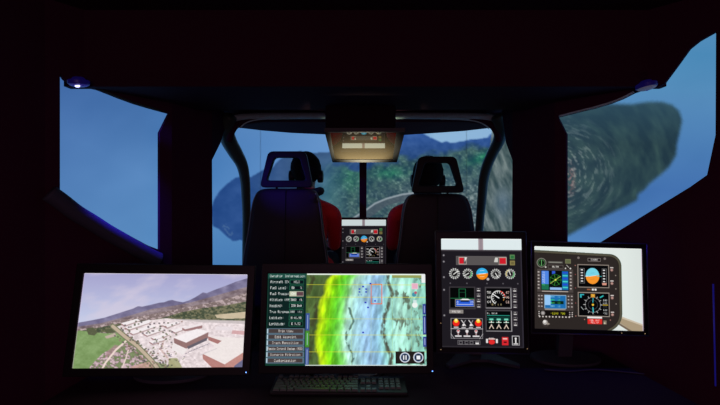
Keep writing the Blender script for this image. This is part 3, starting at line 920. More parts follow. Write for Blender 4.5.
def gauge(c, x, y, r, needle=40, green=False, warm=False):
    c.disc(x, y, r, (20, 18, 20))
    c.ring(x, y, r * .86, r * .16, (150, 150, 150))
    c.ticks(x, y, r * .55, r * .98, 14, r * .11, (226, 226, 222))
    if green: c.ring(x, y, r * .72, r * .16, (60, 180, 90), 330, 70)
    if warm: c.ring(x, y, r * .78, r * .16, (220, 200, 120), 150, 260)
    a = math.radians(needle)
    c.line([(x - math.cos(a) * r * .2, y - math.sin(a) * r * .2), (x + math.cos(a) * r * .75, y + math.sin(a) * r * .75)], r * .14, (245, 245, 240))

def canvas_panel():
    # drawing units follow a 3x view of the display: x 33..275, y 41..366
    c = Canvas(270, 360, 33, 41, 276, 366, (30, 27, 33))
    G = (120, 116, 122)
    c.rect(33, 41, 276, 75, (222, 234, 236)); c.rect(33, 41, 276, 44, (244, 250, 250))
    c.rect(146, 41, 161, 76, (164, 150, 156)); c.rect(150, 41, 157, 76, (150, 136, 144))
    c.rect(33, 75, 276, 79, (66, 60, 66))
    for y in (92, 111, 158, 196, 272): c.disc(41, y, 3.4, (92, 88, 94)); c.disc(41, y, 1.8, (150, 146, 150))
    for x in (60, 110, 170, 218, 262): c.disc(x, 176, 2.2, (90, 86, 92))
    c.rect(78, 94, 230, 121, (96, 92, 92)); c.rect(80, 96, 228, 119, (88, 84, 84))
    for x in (86, 206):
        c.frame(x, 97, x + 24, 119, 1.6, (200, 180, 170)); c.rect(x + 2, 99, x + 15 if x < 100 else x + 22, 117, (206, 30, 44))
    c.poly([(104, 98), (112, 98), (104, 112)], (226, 224, 220)); c.poly([(196, 98), (204, 98), (204, 112), (192, 112)], (206, 206, 200))
    c.rect(206, 99, 209, 117, (120, 120, 112))
    c.rect(240, 89, 255, 103, (92, 132, 84)); c.rect(243, 92, 252, 100, (40, 110, 60)); c.rect(240, 107, 255, 121, (140, 128, 76)); c.rect(243, 110, 252, 118, (110, 100, 60))
    gauge(c, 73, 147, 16.5, -35); gauge(c, 113, 147, 15.5, 150, True); gauge(c, 197, 147, 15.5, 60); gauge(c, 240, 147, 15.5, -110, True, True)
    c.disc(156, 147, 17.5, (246, 140, 24)); c.poly([(138, 129), (174, 129), (174, 146), (156, 148), (138, 145)], (36, 32, 38), 0)
    q = c.sl(138, 129, 174, 166); Xq, Yq = c.X[q], c.Y[q]
    c.put(q, ((Xq - 156) ** 2 + (Yq - 147) ** 2 < 17.5 ** 2) & (Yq < 147 + (156 - Xq) * .12), (54, 176, 232))
    c.line([(146, 148), (166, 146)], 1.6, (250, 250, 250)); c.line([(150, 138), (162, 137)], 1.2, (230, 240, 250)); c.line([(150, 156), (162, 155)], 1.2, (240, 220, 190))
    c.disc(173, 163, 4, (190, 186, 190))
    # upper displays
    c.rect(56, 186, 135, 253, (60, 56, 60)); c.rect(59, 189, 131, 249, (6, 8, 8))
    c.frame(85, 192, 106, 221, 1.6, (40, 130, 80)); c.line([(60, 221), (131, 221)], 1.4, (40, 130, 80)); c.line([(86, 203), (105, 203)], .8, (30, 90, 60))
    c.frame(74, 224, 131, 246, 1.4, (170, 170, 170)); c.rect(77, 227, 129, 244, (38, 92, 214)); c.poly([(88, 226), (96, 222), (112, 222), (120, 226)], (240, 240, 240))
    c.text(79, 229, '8', 7, (230, 240, 250)); c.text(119, 229, '23', 6, (230, 240, 250)); c.rect(90, 227, 116, 231, (14, 20, 40)); c.line([(78, 239), (128, 239)], 1.2, (220, 230, 250))
    for x, y0, n in ((144, 193, 4), (252, 193, 4), (252, 262, 3)):
        for i in range(n):
            y = y0 + i * 16
            c.rect(x - 6, y - 4, x + 7, y + 8, (84, 78, 84)); c.disc(x, y + 2, 4.5, (28, 24, 28)); c.rect(x - 4, y + 3.4, x + 4, y + 6, (226, 222, 220)); c.rect(x - 2.5, y - 2, x + 2.5, y, (170, 166, 166))
    c.rect(56, 255, 98, 266, (140, 134, 130)); c.text(77, 257.5, 'MASTER', 5.5, (240, 236, 230), 'c', .9)
    c.rect(163, 186, 243, 250, (70, 66, 70)); c.rect(167, 190, 238, 246, (6, 6, 8)); c.line([(241, 190), (241, 249), (166, 249)], 1.6, (170, 166, 170))
    c.ring(203, 218, 20, 2.6, (225, 225, 222), 120, 285); c.ring(203, 218, 20, 3.2, (220, 60, 50), 285, 350); c.ring(203, 218, 17, 1.6, (230, 160, 80), 350, 30)
    c.ticks(203, 218, 14, 21, 11, 1.6, (235, 235, 232), 120, 380)
    c.line([(205, 219), (186, 207)], 2.6, (250, 250, 250))
    for i, (a, b) in enumerate((('50', '47'), ('68', '96'), ('64', '61'))):
        c.text(170, 199 + i * 14, a, 7, (235, 232, 228)); c.text(225, 199 + i * 14, b, 7, (235, 200, 190))
    c.text(198, 236, '0 . 1 0', 5, (210, 190, 140), 'c')
    c.rect(163, 254, 243, 318, (70, 66, 70)); c.rect(167, 258, 238, 314, (6, 8, 10)); c.line([(241, 258), (241, 317), (166, 317)], 1.6, (170, 166, 170))
    c.text(169, 262, 'FL 1014', 5, (226, 230, 226)); c.rect(169, 270, 236, 272, (40, 150, 130)); c.rect(169, 277, 236, 279, (30, 110, 96)); c.rect(169, 283, 236, 284.4, (30, 120, 110))
    for x in (181, 203, 225):
        c.rect(x - 6, 280, x + 6, 285, (120, 220, 190)); c.line([(x - 7, 291), (x + 7, 291)], 2, (200, 240, 220)); c.line([(x, 288), (x, 300)], 3, (236, 232, 220))
        c.line([(x, 299), (x - 6, 309)], 2.4, (236, 214, 196)); c.line([(x, 299), (x + 6, 309)], 2.4, (236, 214, 196)); c.rect(x - 3, 293, x + 3, 297, (20, 20, 20))
    # switch box
    c.frame(60, 280, 155, 340, 1.6, (150, 146, 150)); c.line([(60, 311), (155, 311)], 1.5, (190, 186, 190)); c.line([(60, 326), (70, 340)], 1.4, (200, 196, 200)); c.line([(155, 326), (145, 340)], 1.4, (200, 196, 200))
    for x in (76, 142):
        c.disc(x, 294, 10, (236, 40, 30)); c.disc(x, 287.5, 6, (250, 214, 60)); c.disc(x, 285, 3, (255, 246, 180)); c.rect(x - 7, 305, x + 7, 308, (210, 204, 204))
    for x in (98, 120):
        c.line([(x - 6, 286), (x + 6, 302)], 2.6, (220, 216, 216)); c.line([(x + 6, 286), (x - 4, 303)], 1.8, (170, 166, 170)); c.disc(x, 300, 3.4, (236, 230, 230)); c.rect(x - 6, 306, x + 6, 309, (190, 186, 190))
    for x, k in ((82, (210, 40, 50)), (108, (240, 236, 236)), (135, (210, 60, 60))):
        c.disc(x, 318, 5, (190, 184, 186)); c.disc(x, 318, 3, k); c.rect(x - 1.8, 318, x + 1.8, 330, (236, 230, 232)); c.rect(x - 10, 331, x + 10, 335, (224, 220, 222)); c.rect(x - 3, 325, x + 3, 328, (120, 60, 60))
    c.frame(80, 345, 147, 358, 1.3, (120, 116, 120))
    for x in (84, 101, 116, 133): c.frame(x, 347, x + 10, 356, 1.2, (130, 126, 130))
    c.rect(133, 351, 143, 356, (226, 222, 222))
    c.disc(181, 349, 9.5, (226, 44, 44), 1, 7); c.rect(164, 340, 170, 352, (230, 226, 226)); c.rect(193, 340, 199, 352, (230, 226, 226)); c.line([(172, 340), (190, 340)], 3, (236, 196, 190)); c.text(181, 336, 'FIRE', 4, (230, 226, 226), 'c')
    c.rect(211, 334, 230, 358, (214, 40, 48)); c.rect(214, 337, 227, 341, (240, 190, 180)); c.rect(216, 347, 225, 351, (60, 10, 16))
    c.frame(241, 330, 263, 358, 1.5, (200, 196, 200)); c.rect(243, 332, 261, 356, (16, 14, 16)); c.disc(252, 338, 3, (236, 232, 232)); c.line([(252, 341), (252, 350)], 4, (230, 226, 226)); c.rect(245, 352, 259, 355, (220, 216, 216))
    c.rect(33, 362, 276, 366, (46, 42, 48)); c.rect(272, 79, 276, 366, (50, 46, 56))
    return c

def canvas_dials():
    # units follow a 3.68x view: x 52..450, y 43..350
    c = Canvas(400, 300, 52, 43, 450, 350, (224, 232, 228))
    t = np.clip((c.X - 380) / 70, 0, 1)[..., None]; c.a[:] = c.a * (1 - t * .03)
    dark = (45, 39, 37); rim = (84, 80, 66); grn = (30, 56, 38)
    def body(d):
        pts = [(40, 57 + d)]
        pts += [(330 - 0, 66 + d)]
        for i in range(10):
            a = math.radians(-90 + 90 * i / 9); pts.append((330 + (44 - d) * math.cos(a), 110 + (44 - d) * math.sin(a)))
        pts += [(374 - d, 278)]
        for i in range(10):
            a = math.radians(0 + 66 * i / 9); pts.append((304 + (70 - d) * math.cos(a), 285 + (72 - d) * math.sin(a)))
        return pts + [(310 - d, 360), (40, 360)]
    c.poly([(366, 296), (452, 326), (452, 352), (412, 352), (358, 318)], (170, 152, 124)); c.poly([(366, 296), (452, 326), (452, 332), (364, 302)], (204, 190, 168)); c.poly([(412, 352), (360, 320), (356, 326), (398, 352)], (120, 104, 86))
    c.poly(body(0), grn); c.poly(body(1.6), rim); c.poly(body(9), (40, 36, 30)); c.poly(body(12), dark)
    # compass, annunciator, lamp
    c.disc(80, 105, 18, (120, 122, 110)); c.disc(80, 105, 14.5, (14, 20, 14)); c.ring(80, 105, 11, 1.5, (90, 150, 90)); c.line([(80, 95), (80, 115)], 2, (110, 190, 110)); c.disc(95, 121, 3, (210, 210, 200))
    c.rect(103, 99, 158, 106, (92, 90, 84)); c.rect(108, 101, 154, 104, (140, 138, 130)); c.frame(103, 112, 160, 126, 1.5, (104, 96, 92)); c.text(131, 115.5, 'ALTM', 7, (244, 240, 232), 'c', 1.0)
    c.rect(167, 89, 188, 106, (116, 116, 84)); c.rect(170, 92, 185, 103, (96, 104, 70)); c.line([(172, 112), (180, 120)], 2, (200, 196, 190)); c.disc(186, 124, 3, (226, 222, 216)); c.disc(168, 124, 2.6, (220, 216, 210))
    # upper colour display
    c.rect(64, 128, 196, 214, (74, 66, 64)); c.rect(78, 133, 180, 207, (8, 12, 14))
    c.rect(80, 135, 106, 205, (78, 132, 226)); c.rect(80, 184, 106, 205, (30, 110, 80)); c.rect(118, 135, 130, 160, (50, 90, 210)); c.disc(131, 168, 24, (8, 16, 12)); c.rect(155, 135, 178, 205, (26, 110, 170))
    for i in range(6):
        c.rect(157, 138 + i * 11, 176, 143 + i * 11, (70, 210, 200) if i % 2 else (40, 70, 220)); c.text(83, 138 + i * 9, '%d2' % (i + 3), 6, (226, 236, 250) if i < 5 else (100, 240, 120))
    c.ring(131, 168, 20, 1.3, (40, 120, 56)); c.ticks(131, 168, 6, 22, 7, 1.8, (56, 150, 50)); c.line([(112, 182), (150, 154)], 1.5, (210, 226, 110)); c.disc(131, 168, 3.5, (220, 230, 90)); c.rect(110, 196, 154, 205, (150, 190, 240))
    for i in range(6):
        for x in (69, 187):
            c.disc(x, 140 + i * 12, 4, (110, 100, 98)); c.rect(x - 3, 138 + i * 12, x + 3, 141 + i * 12, (206, 198, 192))
    c.line([(82, 211), (176, 211)], 2.6, (196, 186, 176)); c.text(130, 209, '. . . . . .', 4, (240, 236, 230), 'c')
    # middle colour display
    c.rect(64, 218, 196, 282, (68, 60, 58)); c.rect(90, 224, 170, 275, (150, 190, 214)); c.rect(92, 226, 168, 273, (30, 110, 176)); c.rect(92, 226, 112, 262, (150, 200, 246)); c.rect(116, 246, 160, 258, (10, 40, 26))
    for i in range(4): c.text(130, 228 + i * 11.5, 'NAV  12', 6, [(140, 220, 250), (60, 230, 90), (90, 240, 120), (150, 220, 240)][i], 'c')
    for i in range(4):
        for x in (70, 80, 178, 190): c.disc(x, 228 + i * 13, 3.8, (104, 94, 92)); c.rect(x - 2.6, 226.5 + i * 13, x + 2.6, 229 + i * 13, (200, 192, 188))
    c.line([(92, 278), (166, 278)], 2.2, (206, 198, 190))
    # radio row
    c.rect(68, 283, 192, 300, (18, 14, 14)); c.disc(84, 292, 8, (130, 124, 122)); c.disc(84, 292, 4.6, (176, 170, 168)); c.text(126, 288, '-1240', 7.5, (226, 226, 40), 'c', .9); c.text(156, 288, '700', 7.5, (210, 214, 40), 'c', .9)
    for i in range(3): c.disc(70, 287 + i * 7, 2.4, (190, 184, 180)); c.disc(182, 288 + i * 7, 2.4, (170, 160, 160)); c.disc(191, 288 + i * 7, 2.4, (200, 190, 186))
    for i in range(10): c.disc(72 + i * 12, 305, 2.8, (214, 206, 200))
    c.disc(94, 329, 14, (58, 50, 48)); c.disc(92, 326, 9, (176, 170, 166)); c.disc(90, 323, 5, (236, 232, 228)); c.poly([(98, 324), (110, 332), (100, 336)], (150, 140, 130))
    # attitude display
    c.rect(248, 81, 300, 96, (28, 22, 22)); c.frame(250, 83, 298, 95, 1.3, (150, 140, 134)); c.text(274, 86, 'SCORE', 6.5, (244, 240, 236), 'c', .95)
    c.disc(216, 83, 4.5, (120, 110, 106)); c.disc(313, 84, 4.5, (120, 110, 106))
    c.frame(212, 107, 328, 194, 3.2, (150, 138, 128)); c.rect(215, 110, 325, 191, (7, 7, 9))
    q = c.sl(238, 118, 296, 182); Xq, Yq = c.X[q], c.Y[q]
    msk = ((Xq - 267) / 25) ** 2 + ((Yq - 150) / 30) ** 2 < 1
    c.put(q, msk & (Yq >= 150 - (Xq - 267) * .14), (248, 150, 44)); c.put(q, msk & (Yq < 150 - (Xq - 267) * .14), (120, 214, 232))
    c.line([(254, 152), (280, 148)], 1.2, (250, 240, 230)); c.line([(260, 140), (274, 138)], 1, (90, 150, 190)); c.line([(260, 163), (274, 161)], 1.1, (200, 110, 30)); c.line([(240, 151), (250, 151)], 2, (240, 240, 240)); c.line([(284, 151), (300, 151)], 2, (60, 200, 200))
    for x in (224, 305):
        c.frame(x - 4, 122, x + 14, 178, 1.2, (120, 120, 120))
        for i in range(5): c.rect(x, 126 + i * 10.5, x + 8, 130 + i * 10.5, (226, 226, 226))
    c.rect(302, 175, 318, 183, (216, 150, 130)); c.rect(264, 197, 271, 204, (240, 236, 232)); c.rect(274, 197, 281, 204, (240, 236, 232)); c.rect(246, 198, 260, 203, (150, 90, 60))
    # heading display
    c.frame(212, 211, 328, 301, 3.2, (150, 138, 128)); c.rect(215, 214, 325, 298, (7, 7, 9))
    c.ring(267, 257, 28, 1.6, (140, 140, 142)); c.ticks(267, 257, 27, 34, 12, 2.0, (196, 196, 196)); c.ring(267, 257, 17, 1.0, (90, 90, 96))
    c.disc(267, 257, 4, (246, 196, 60)); c.line([(268, 232), (267, 248)], 2.4, (60, 200, 210)); c.line([(267, 268), (268, 284)], 4, (70, 200, 206)); c.line([(303, 257), (322, 257)], 2, (230, 190, 50))
    c.rect(260, 217, 275, 230, (206, 140, 40)); c.text(267.5, 219, '36', 7, (250, 210, 90), 'c'); c.rect(220, 218, 226, 232, (50, 176, 186)); c.rect(220, 218, 235, 222, (50, 176, 186)); c.poly([(292, 228), (306, 220), (306, 225), (294, 232)], (50, 190, 190))
    for i in range(5): c.text(304, 236 + i * 12, ['100', '025', '---', '128', '-52'][i], 6.5, (216, 220, 220), 'l', .95)
    c.line([(224, 266), (232, 276)], 2, (180, 190, 190))
    c.rect(246, 301, 300, 307, (236, 232, 230)); c.rect(247, 309, 300, 328, (222, 46, 40)); c.text(273, 311, 'FUEL SHUT', 6, (250, 230, 224), 'c', .8); c.text(273, 319.5, 'PULL UP', 6, (250, 230, 224), 'c', .8)
    c.rect(304, 314, 316, 328, (130, 120, 104)); c.disc(309, 324, 3.2, (206, 196, 170))
    for y in (122, 172, 226, 288): c.rect(332, y - 7, 344, y - 3, (210, 200, 196)); c.disc(338, y + 4, 5.5, (146, 112, 104)); c.disc(338, y + 4, 3, (190, 150, 140))
    for y in (146, 196, 252): c.disc(352, y, 2.4, (140, 130, 120)); c.disc(204, y, 2.2, (130, 70, 70))
    for p in ((204, 300), (236, 312), (330, 312), (204, 112)): c.disc(p[0], p[1], 2.2, (160, 110, 100))
    c.rect(52, 43, 450, 46, (240, 244, 240)); c.rect(447.6, 43, 450, 350, (226, 206, 226))
    return c

# ------------------------------------------------------------------ monitors
def monitor(label, group, centre, yaw, tilt, roll, w, h, me, bez, base_z, led=(), stand='flat', cat='monitor', rimmed=False, sx=0.0):
    """bez = (left, top, right, bottom) widths"""
    cx, cy, cz = centre
    depth_back = .06
    rt = empty('monitor', (cx, cy + depth_back, base_z), label, cat, group)
    mt = Matrix.Translation((cx, cy, EYE + cz)) @ (Matrix.Rotation(yaw, 4, 'Z') @ Matrix.Rotation(tilt, 4, 'X') @ Matrix.Rotation(roll, 4, 'Y'))
    loc4 = Matrix.Translation(-rt.location) @ mt
    def put(o):
        o.matrix_local = loc4
        return o
    L, T, R_, B = bez
    bm = bmesh.new()
    xs0, xs1, zs0, zs1 = -w / 2 - L, w / 2 + R_, -h / 2 - B, h / 2 + T
    fo = [bm.verts.new(p) for p in ((xs0, -.006, zs0), (xs1, -.006, zs0), (xs1, -.006, zs1), (xs0, -.006, zs1))]
    fi = [bm.verts.new(p) for p in ((-w / 2, -.006, -h / 2), (w / 2, -.006, -h / 2), (w / 2, -.006, h / 2), (-w / 2, -.006, h / 2))]
    fr = [bm.verts.new(p) for p in ((-w / 2, .002, -h / 2), (w / 2, .002, -h / 2), (w / 2, .002, h / 2), (-w / 2, .002, h / 2))]
    ba = [bm.verts.new(p) for p in ((xs0, .022, zs0), (xs1, .022, zs0), (xs1, .022, zs1), (xs0, .022, zs1))]
    bb = [bm.verts.new(p) for p in ((xs0 * .7, .048, zs0 * .7), (xs1 * .7, .048, zs0 * .7), (xs1 * .7, .048, zs1 * .7), (xs0 * .7, .048, zs1 * .7))]
    for a, b in ((fo, fi), (fi, fr), (fo, ba), (ba, bb)):
        for i in range(4):
            j = (i + 1) % 4
            bm.faces.new((a[i], a[j], b[j], b[i]))
    bm.faces.new(fr); bm.faces.new(bb)
    hs = weld_bevel(put(obj('housing', bm, M['plastic'], rt)), .0022, 2)
    d = put(link('display', me, None, rt))
    if rimmed:
        bm = bmesh.new()
        r = .0026
        c4 = [Vector((xs0, -.007, zs0)), Vector((xs1, -.007, zs0)), Vector((xs1, -.007, zs1)), Vector((xs0, -.007, zs1))]
        for i in range(4): add_tube(bm, [c4[i], c4[(i + 1) % 4]], r, 8, side=(0, 1, 0))
        put(obj('rim', bm, M['rim'], rt, True))  # rim tubes added so the bezel edges catch the blue lamp
    for (lx, lz, m_) in led:
        bm = bmesh.new(); add_sphere(bm, (lx, -.0065, lz), (.0017, .001, .0017), 12, 8)
        put(obj('power_light', bm, M[m_], rt, True))
    # stand: neck + foot, upright in the room
    back = (mt @ Vector((0, .046, -h * .1))) - rt.location
    bm = bmesh.new()
    nw = .055 if w > .35 else .04
    by = back.y + .035
    add_prism(bm, [(sx - nw / 2, back.y - .002, back.z + .04), (sx + nw / 2, back.y - .002, back.z + .04), (sx + nw / 2, by, .012), (sx - nw / 2, by, .012)], (0, .022, 0))
    obj('stand_neck', bm, M['stand'], rt)
    bm = bmesh.new()
    if stand == 'flat':
        n = 28; pts = []
        for i in range(n):
            a = 2 * math.pi * i / n
            pts.append((sx + .135 * math.cos(a), by + .0 + .085 * math.sin(a), 0))
        add_prism(bm, pts, (0, 0, .012))
        weld_bevel(obj('stand_base', bm, M['stand'], rt), .003)
    else:
        pts = [(-.14, by - .09, 0), (-.13, by - .115, 0), (-.03, by - .05, 0), (.03, by - .05, 0), (.13, by - .115, 0), (.14, by - .09, 0), (.05, by + .07, 0), (-.05, by + .07, 0)]
        add_prism(bm, pts, (0, 0, .012))
        weld_bevel(obj('stand_base', bm, M['stand'], rt), .003)
    return rt

rad = math.radians
me1 = display_mesh('display', canvas_town(), .553, .311); me1.materials.append(LIT)
monitor('landscape monitor at the left showing an aerial view of a factory town and green meadow', 'monitors on the desk',
        (-.675, 1.47, -.402), .081, -.192, .022, .553, .311, me1, (.026, .033, .026, .026), DZ, [(.553 / 2 + .014, -.311 / 2 - .016, 'led_b')])
me2 = display_mesh('display', canvas_map(), .553, .311); me2.materials.append(LIT)
monitor('landscape monitor behind the keyboard showing a green terrain map with a dark form', 'monitors on the desk',
        (-.047, 1.491, -.405), .016, -.13, .006, .553, .311, me2, (.022, .036, .024, .026), DZ, [(.553 / 2 + .019, -.311 / 2 - .017, 'led_b')])
me3 = display_mesh('display', canvas_panel(), .306, .408); me3.materials.append(LIT)
monitor('large portrait monitor on the desk showing an instrument panel with round gauges and red switches', 'monitors on the desk',
        (.464, 1.632, -.343), -.027, -.081, .003, .306, .408, me3, (.021, .027, .015, .019), DZ,
        [(-.153 - .006, -.204 - .008, 'led_a'), (.153 + .010, -.204 - .001, 'led_a'), (-.153 - .005, -.204 + .09, 'led_a')], stand='v', rimmed=True)
me4 = display_mesh('display', canvas_dials(), .408, .306); me4.materials.append(LIT)
monitor('landscape monitor at the right showing a dark instrument panel against white with blue displays', 'monitors on the desk',
        (.859, 1.614, -.323), .004, -.071, .025, .408, .306, me4, (.014, .018, .015, .016), DZ,
        [(.204 + .002, -.153 - .008, 'led_a'), (.204 - .085, -.153 - .008, 'led_a')], stand='flat', rimmed=True, sx=-.05)

# cockpit panel display between the pilots, on its pedestal
me5 = me3.copy(); me5.materials[0] = screen_mat('lit_display_dimmed', .8)
pr = monitor('small portrait cockpit display between the two pilots showing the instrument panel gauges', None,
        (.026, 2.94, -.3210), 0, -.05, 0, .304, .406, me5, (.012, .016, .012, .02), .62, [], cat='monitor')
o = obj('centre_pedestal', box((.026, 2.965, .5), (.26, .26, .24)), M['header']); weld_bevel(o, .012, 3)
tag(o, 'black centre pedestal carrying the small cockpit display between the seats', 'pedestal')

# ------------------------------------------------------------------ keyboard
kb = empty('keyboard', (-.068, 1.428, DZ), 'full-size dark keyboard lying on the desk below the terrain map monitor', 'keyboard')
kb.rotation_euler = (0, 0, rad(-.6))
bm = bmesh.new()
add_prism(bm, [(-.222, -.054, 0), (-.222, .056, 0), (-.222, .056, .020), (-.222, -.054, .012)], (.444, 0, 0))
weld_bevel(obj('case', bm, M['kbody'], kb), .004, 3)
def key_mesh(w):
    bm = bmesh.new()
    vs = add_box(bm, (0, 0, 0), (w - .0025, .0135, .007))
    for v in vs:
        if v.co.z > 0: v.co.x *= 1 - .004 / w; v.co.y *= .78
    bmesh.ops.recalc_face_normals(bm, faces=bm.faces)
    me = bpy.data.meshes.new('key'); bm.to_mesh(me); bm.free(); me.materials.append(M['key']); return me
KM = {}
U = .0185
def key(x, row, wu):
    if wu not in KM: KM[wu] = key_mesh(U * wu)
    y = .044 - row * .0166 - (.0 if row == 0 else .003)
    z = .012 + (y + .054) / .110 * .008 + .0035
    o = bpy.data.objects.new('key', KM[wu]); COL.objects.link(o); o.parent = kb
    o.location = (x + U * wu / 2, y, z); o.rotation_euler = (math.atan(.010 / .124), 0, 0)
x0 = -.214
for g, off in ((1, 0), (4, 2), (4, 6.5), (4, 11)):
    for i in range(g): key(x0 + (off + i) * U, 0, 1)
rows = [[1] * 13 + [2], [1.5] + [1] * 12 + [1.5], [1.75] + [1] * 11 + [2.25], [2.25] + [1] * 10 + [2.75], [1.25, 1.25, 1.25, 6.25, 1.25, 1.25, 1.25, 1.25]]
for r_, ws in enumerate(rows):
    x = x0
    for w_ in ws: key(x, r_ + 1, w_); x += U * w_
xn = x0 + 15.25 * U
for i in range(3): key(xn + i * U, 1, 1); key(xn + i * U, 2, 1); key(xn + i * U, 5, 1)
key(xn + U, 4, 1)
xp = x0 + 18.5 * U
for r_ in (1, 2, 3, 4):
    for i in range(4):
        key(xp + i * U * 1.02, r_, 1)

# thin cable behind the right monitors lying on the desk
pts = smooth_path([(.68, 1.58, DZ + .004), (.76, 1.565, DZ + .004), (.86, 1.58, DZ + .004), (.94, 1.565, DZ + .004), (1.02, 1.54, DZ + .004)], 8)
o = obj('cable', tube(pts, .003, 8), M['stand'], None, True)
tag(o, 'thin grey cable curling over the desk below the right-hand landscape monitor', 'cable')

# ------------------------------------------------------------------ seats
def seat(cx, side, label, hx, dz=0.0):
    """side=+1: outboard side is -x (left seat)"""
    z0 = .38
    r = empty('pilot_seat', (cx, 2.42, z0), label, 'seat')
    def W(px_m, z): return (px_m, z)
    # backrest outline (x, z relative to seat floor), seen from behind
    zt = EYE + .082 - z0 + dz
    half = [(.0, zt), (.09, zt), (.140, zt - .005), (.172, zt - .026), (.190, zt - .072), (.202, zt - .14), (.215, zt - .25), (.238, zt - .40), (.238, zt - .52), (.20, .38)]
    out = [(x, z) for x, z in half] + [(-x, z) for x, z in reversed(half[1:])]
    sm = smooth_path([Vector((x, 0, z)) for x, z in out] + [Vector((out[0][0], 0, out[0][1]))], 4)[:-1]
    # layered loft so that the cushion is pillowed
    bm = bmesh.new()
    cen = Vector((0, 0, .72))
    rings = []
    for sc, y in ((.86, -.035), (.95, -.028), (.99, -.012), (1.0, .02), (.985, .06), (.93, .085), (.82, .095)):
        rings.append([bm.verts.new(((p.x) * sc, y - (p.z - .72) * -.10, cen.z + (p.z - cen.z) * (1 - (1 - sc) * .6))) for p in sm])
    for a, b in zip(rings, rings[1:]):
        for i in range(len(a)):
            bm.faces.new((a[i], a[(i + 1) % len(a)], b[(i + 1) % len(a)], b[i]))
    bm.faces.new(rings[0]); bm.faces.new(list(reversed(rings[-1])))
    obj('backrest', bm, M['leather'], r, True)
    # centre seam and side piping
    def back(x, z, y=-.037): return Vector((x, y + (z - .72) * .10, z))
    obj('seam', tube([back(0, .40), back(0, .7), back(0, zt - .012, -.034)], .0022, 6), M['hframe'], r, True)
    for s in (-1, 1):
        pp = [back(s * x * .965, .72 + (z - .72) * .985, -.026) for x, z in half[3:9]]
        obj('piping', tube(smooth_path(pp, 4), .0032, 6), M['piping'], r, True)
    # cushion, base
    bm = box((0, .30, .36), (.46, .46, .12)); o = obj('cushion', bm, M['leather'], r); weld_bevel(o, .035, 4)
    bm = bmesh.new(); add_box(bm, (0, .28, .15), (.36, .36, .30)); add_box(bm, (0, .28, .015), (.42, .5, .03)); add_box(bm, (0, .06, .32), (.38, .12, .10))
    weld_bevel(obj('seat_base', bm, M['hframe'], r), .01)
    # headrest: open rounded frame on two posts
    oz = EYE - z0 + dz
    def ringpts(w0, w1, za, zb, rad_, sh):
        pts = []
        cs = [(-w1, za), (w1, za), (w0, zb), (-w0, zb)]
        cs = [Vector((x + sh, 0, z)) for x, z in cs]
        n = 4
        for i in range(4):
            c, p, q = cs[i], cs[i - 1], cs[(i + 1) % 4]
            a = c + (p - c).normalized() * rad_; b = c + (q - c).normalized() * rad_
            for k in range(n + 1):
                t = k / n
                pts.append(a * (1 - t) ** 2 + c * 2 * t * (1 - t) + b * t * t)
        return pts
    a = ringpts(.150, .106, oz + .290, oz + .084, .03, hx); b = ringpts(.111, .070, oz + .254, oz + .124, .018, hx)
    bm = bmesh.new()
    def yy(z): return -.022 + (z - .72) * .10 - .03
    fa = [bm.verts.new((p.x, yy(p.z), p.z)) for p in a]; fb = [bm.verts.new((p.x, yy(p.z), p.z)) for p in b]
    ga = [bm.verts.new((p.x, yy(p.z) + .045, p.z)) for p in a]; gb = [bm.verts.new((p.x, yy(p.z) + .045, p.z)) for p in b]
    n = len(a)
    for i in range(n):
        j = (i + 1) % n
        bm.faces.new((fa[i], fa[j], fb[j], fb[i])); bm.faces.new((ga[i], gb[i], gb[j], ga[j]))
        bm.faces.new((fa[i], ga[i], ga[j], fa[j])); bm.faces.new((fb[i], fb[j], gb[j], gb[i]))
    weld_bevel(obj('headrest', bm, M['hframe'], r), .007, 3)
    for s in (-1, 1):
        obj('headrest_post', tube([(hx + s * .06, yy(oz) + .065, oz - .02), (hx + s * .06, yy(oz + .1) + .03, oz + .10)], .006, 8), M['metal'], r, True)
    # belt reel on the inboard shoulder
    if side > 0:
     bm = bmesh.new(); add_cyl(bm, (side * .155, -.012, oz + .026), .024, .02, (0, 1, 0), 20); add_cyl(bm, (side * .155, -.024, oz + .026), .013, .01, (0, 1, 0), 20)
     weld_bevel(obj('belt_reel', bm, M['leather'], r), .003)
    # armrest
    weld_bevel(obj('armrest', box((-side * .22, .24, .58), (.05, .30, .045)), M['hframe'], r), .012, 3)
    return r
seat(-.418, 1, 'dark left pilot seat with blue-tinted top and open headrest frame', .005)
seat(.437, -1, 'dark right pilot seat with open headrest frame beside the grey valley view', 0.0, -.030)

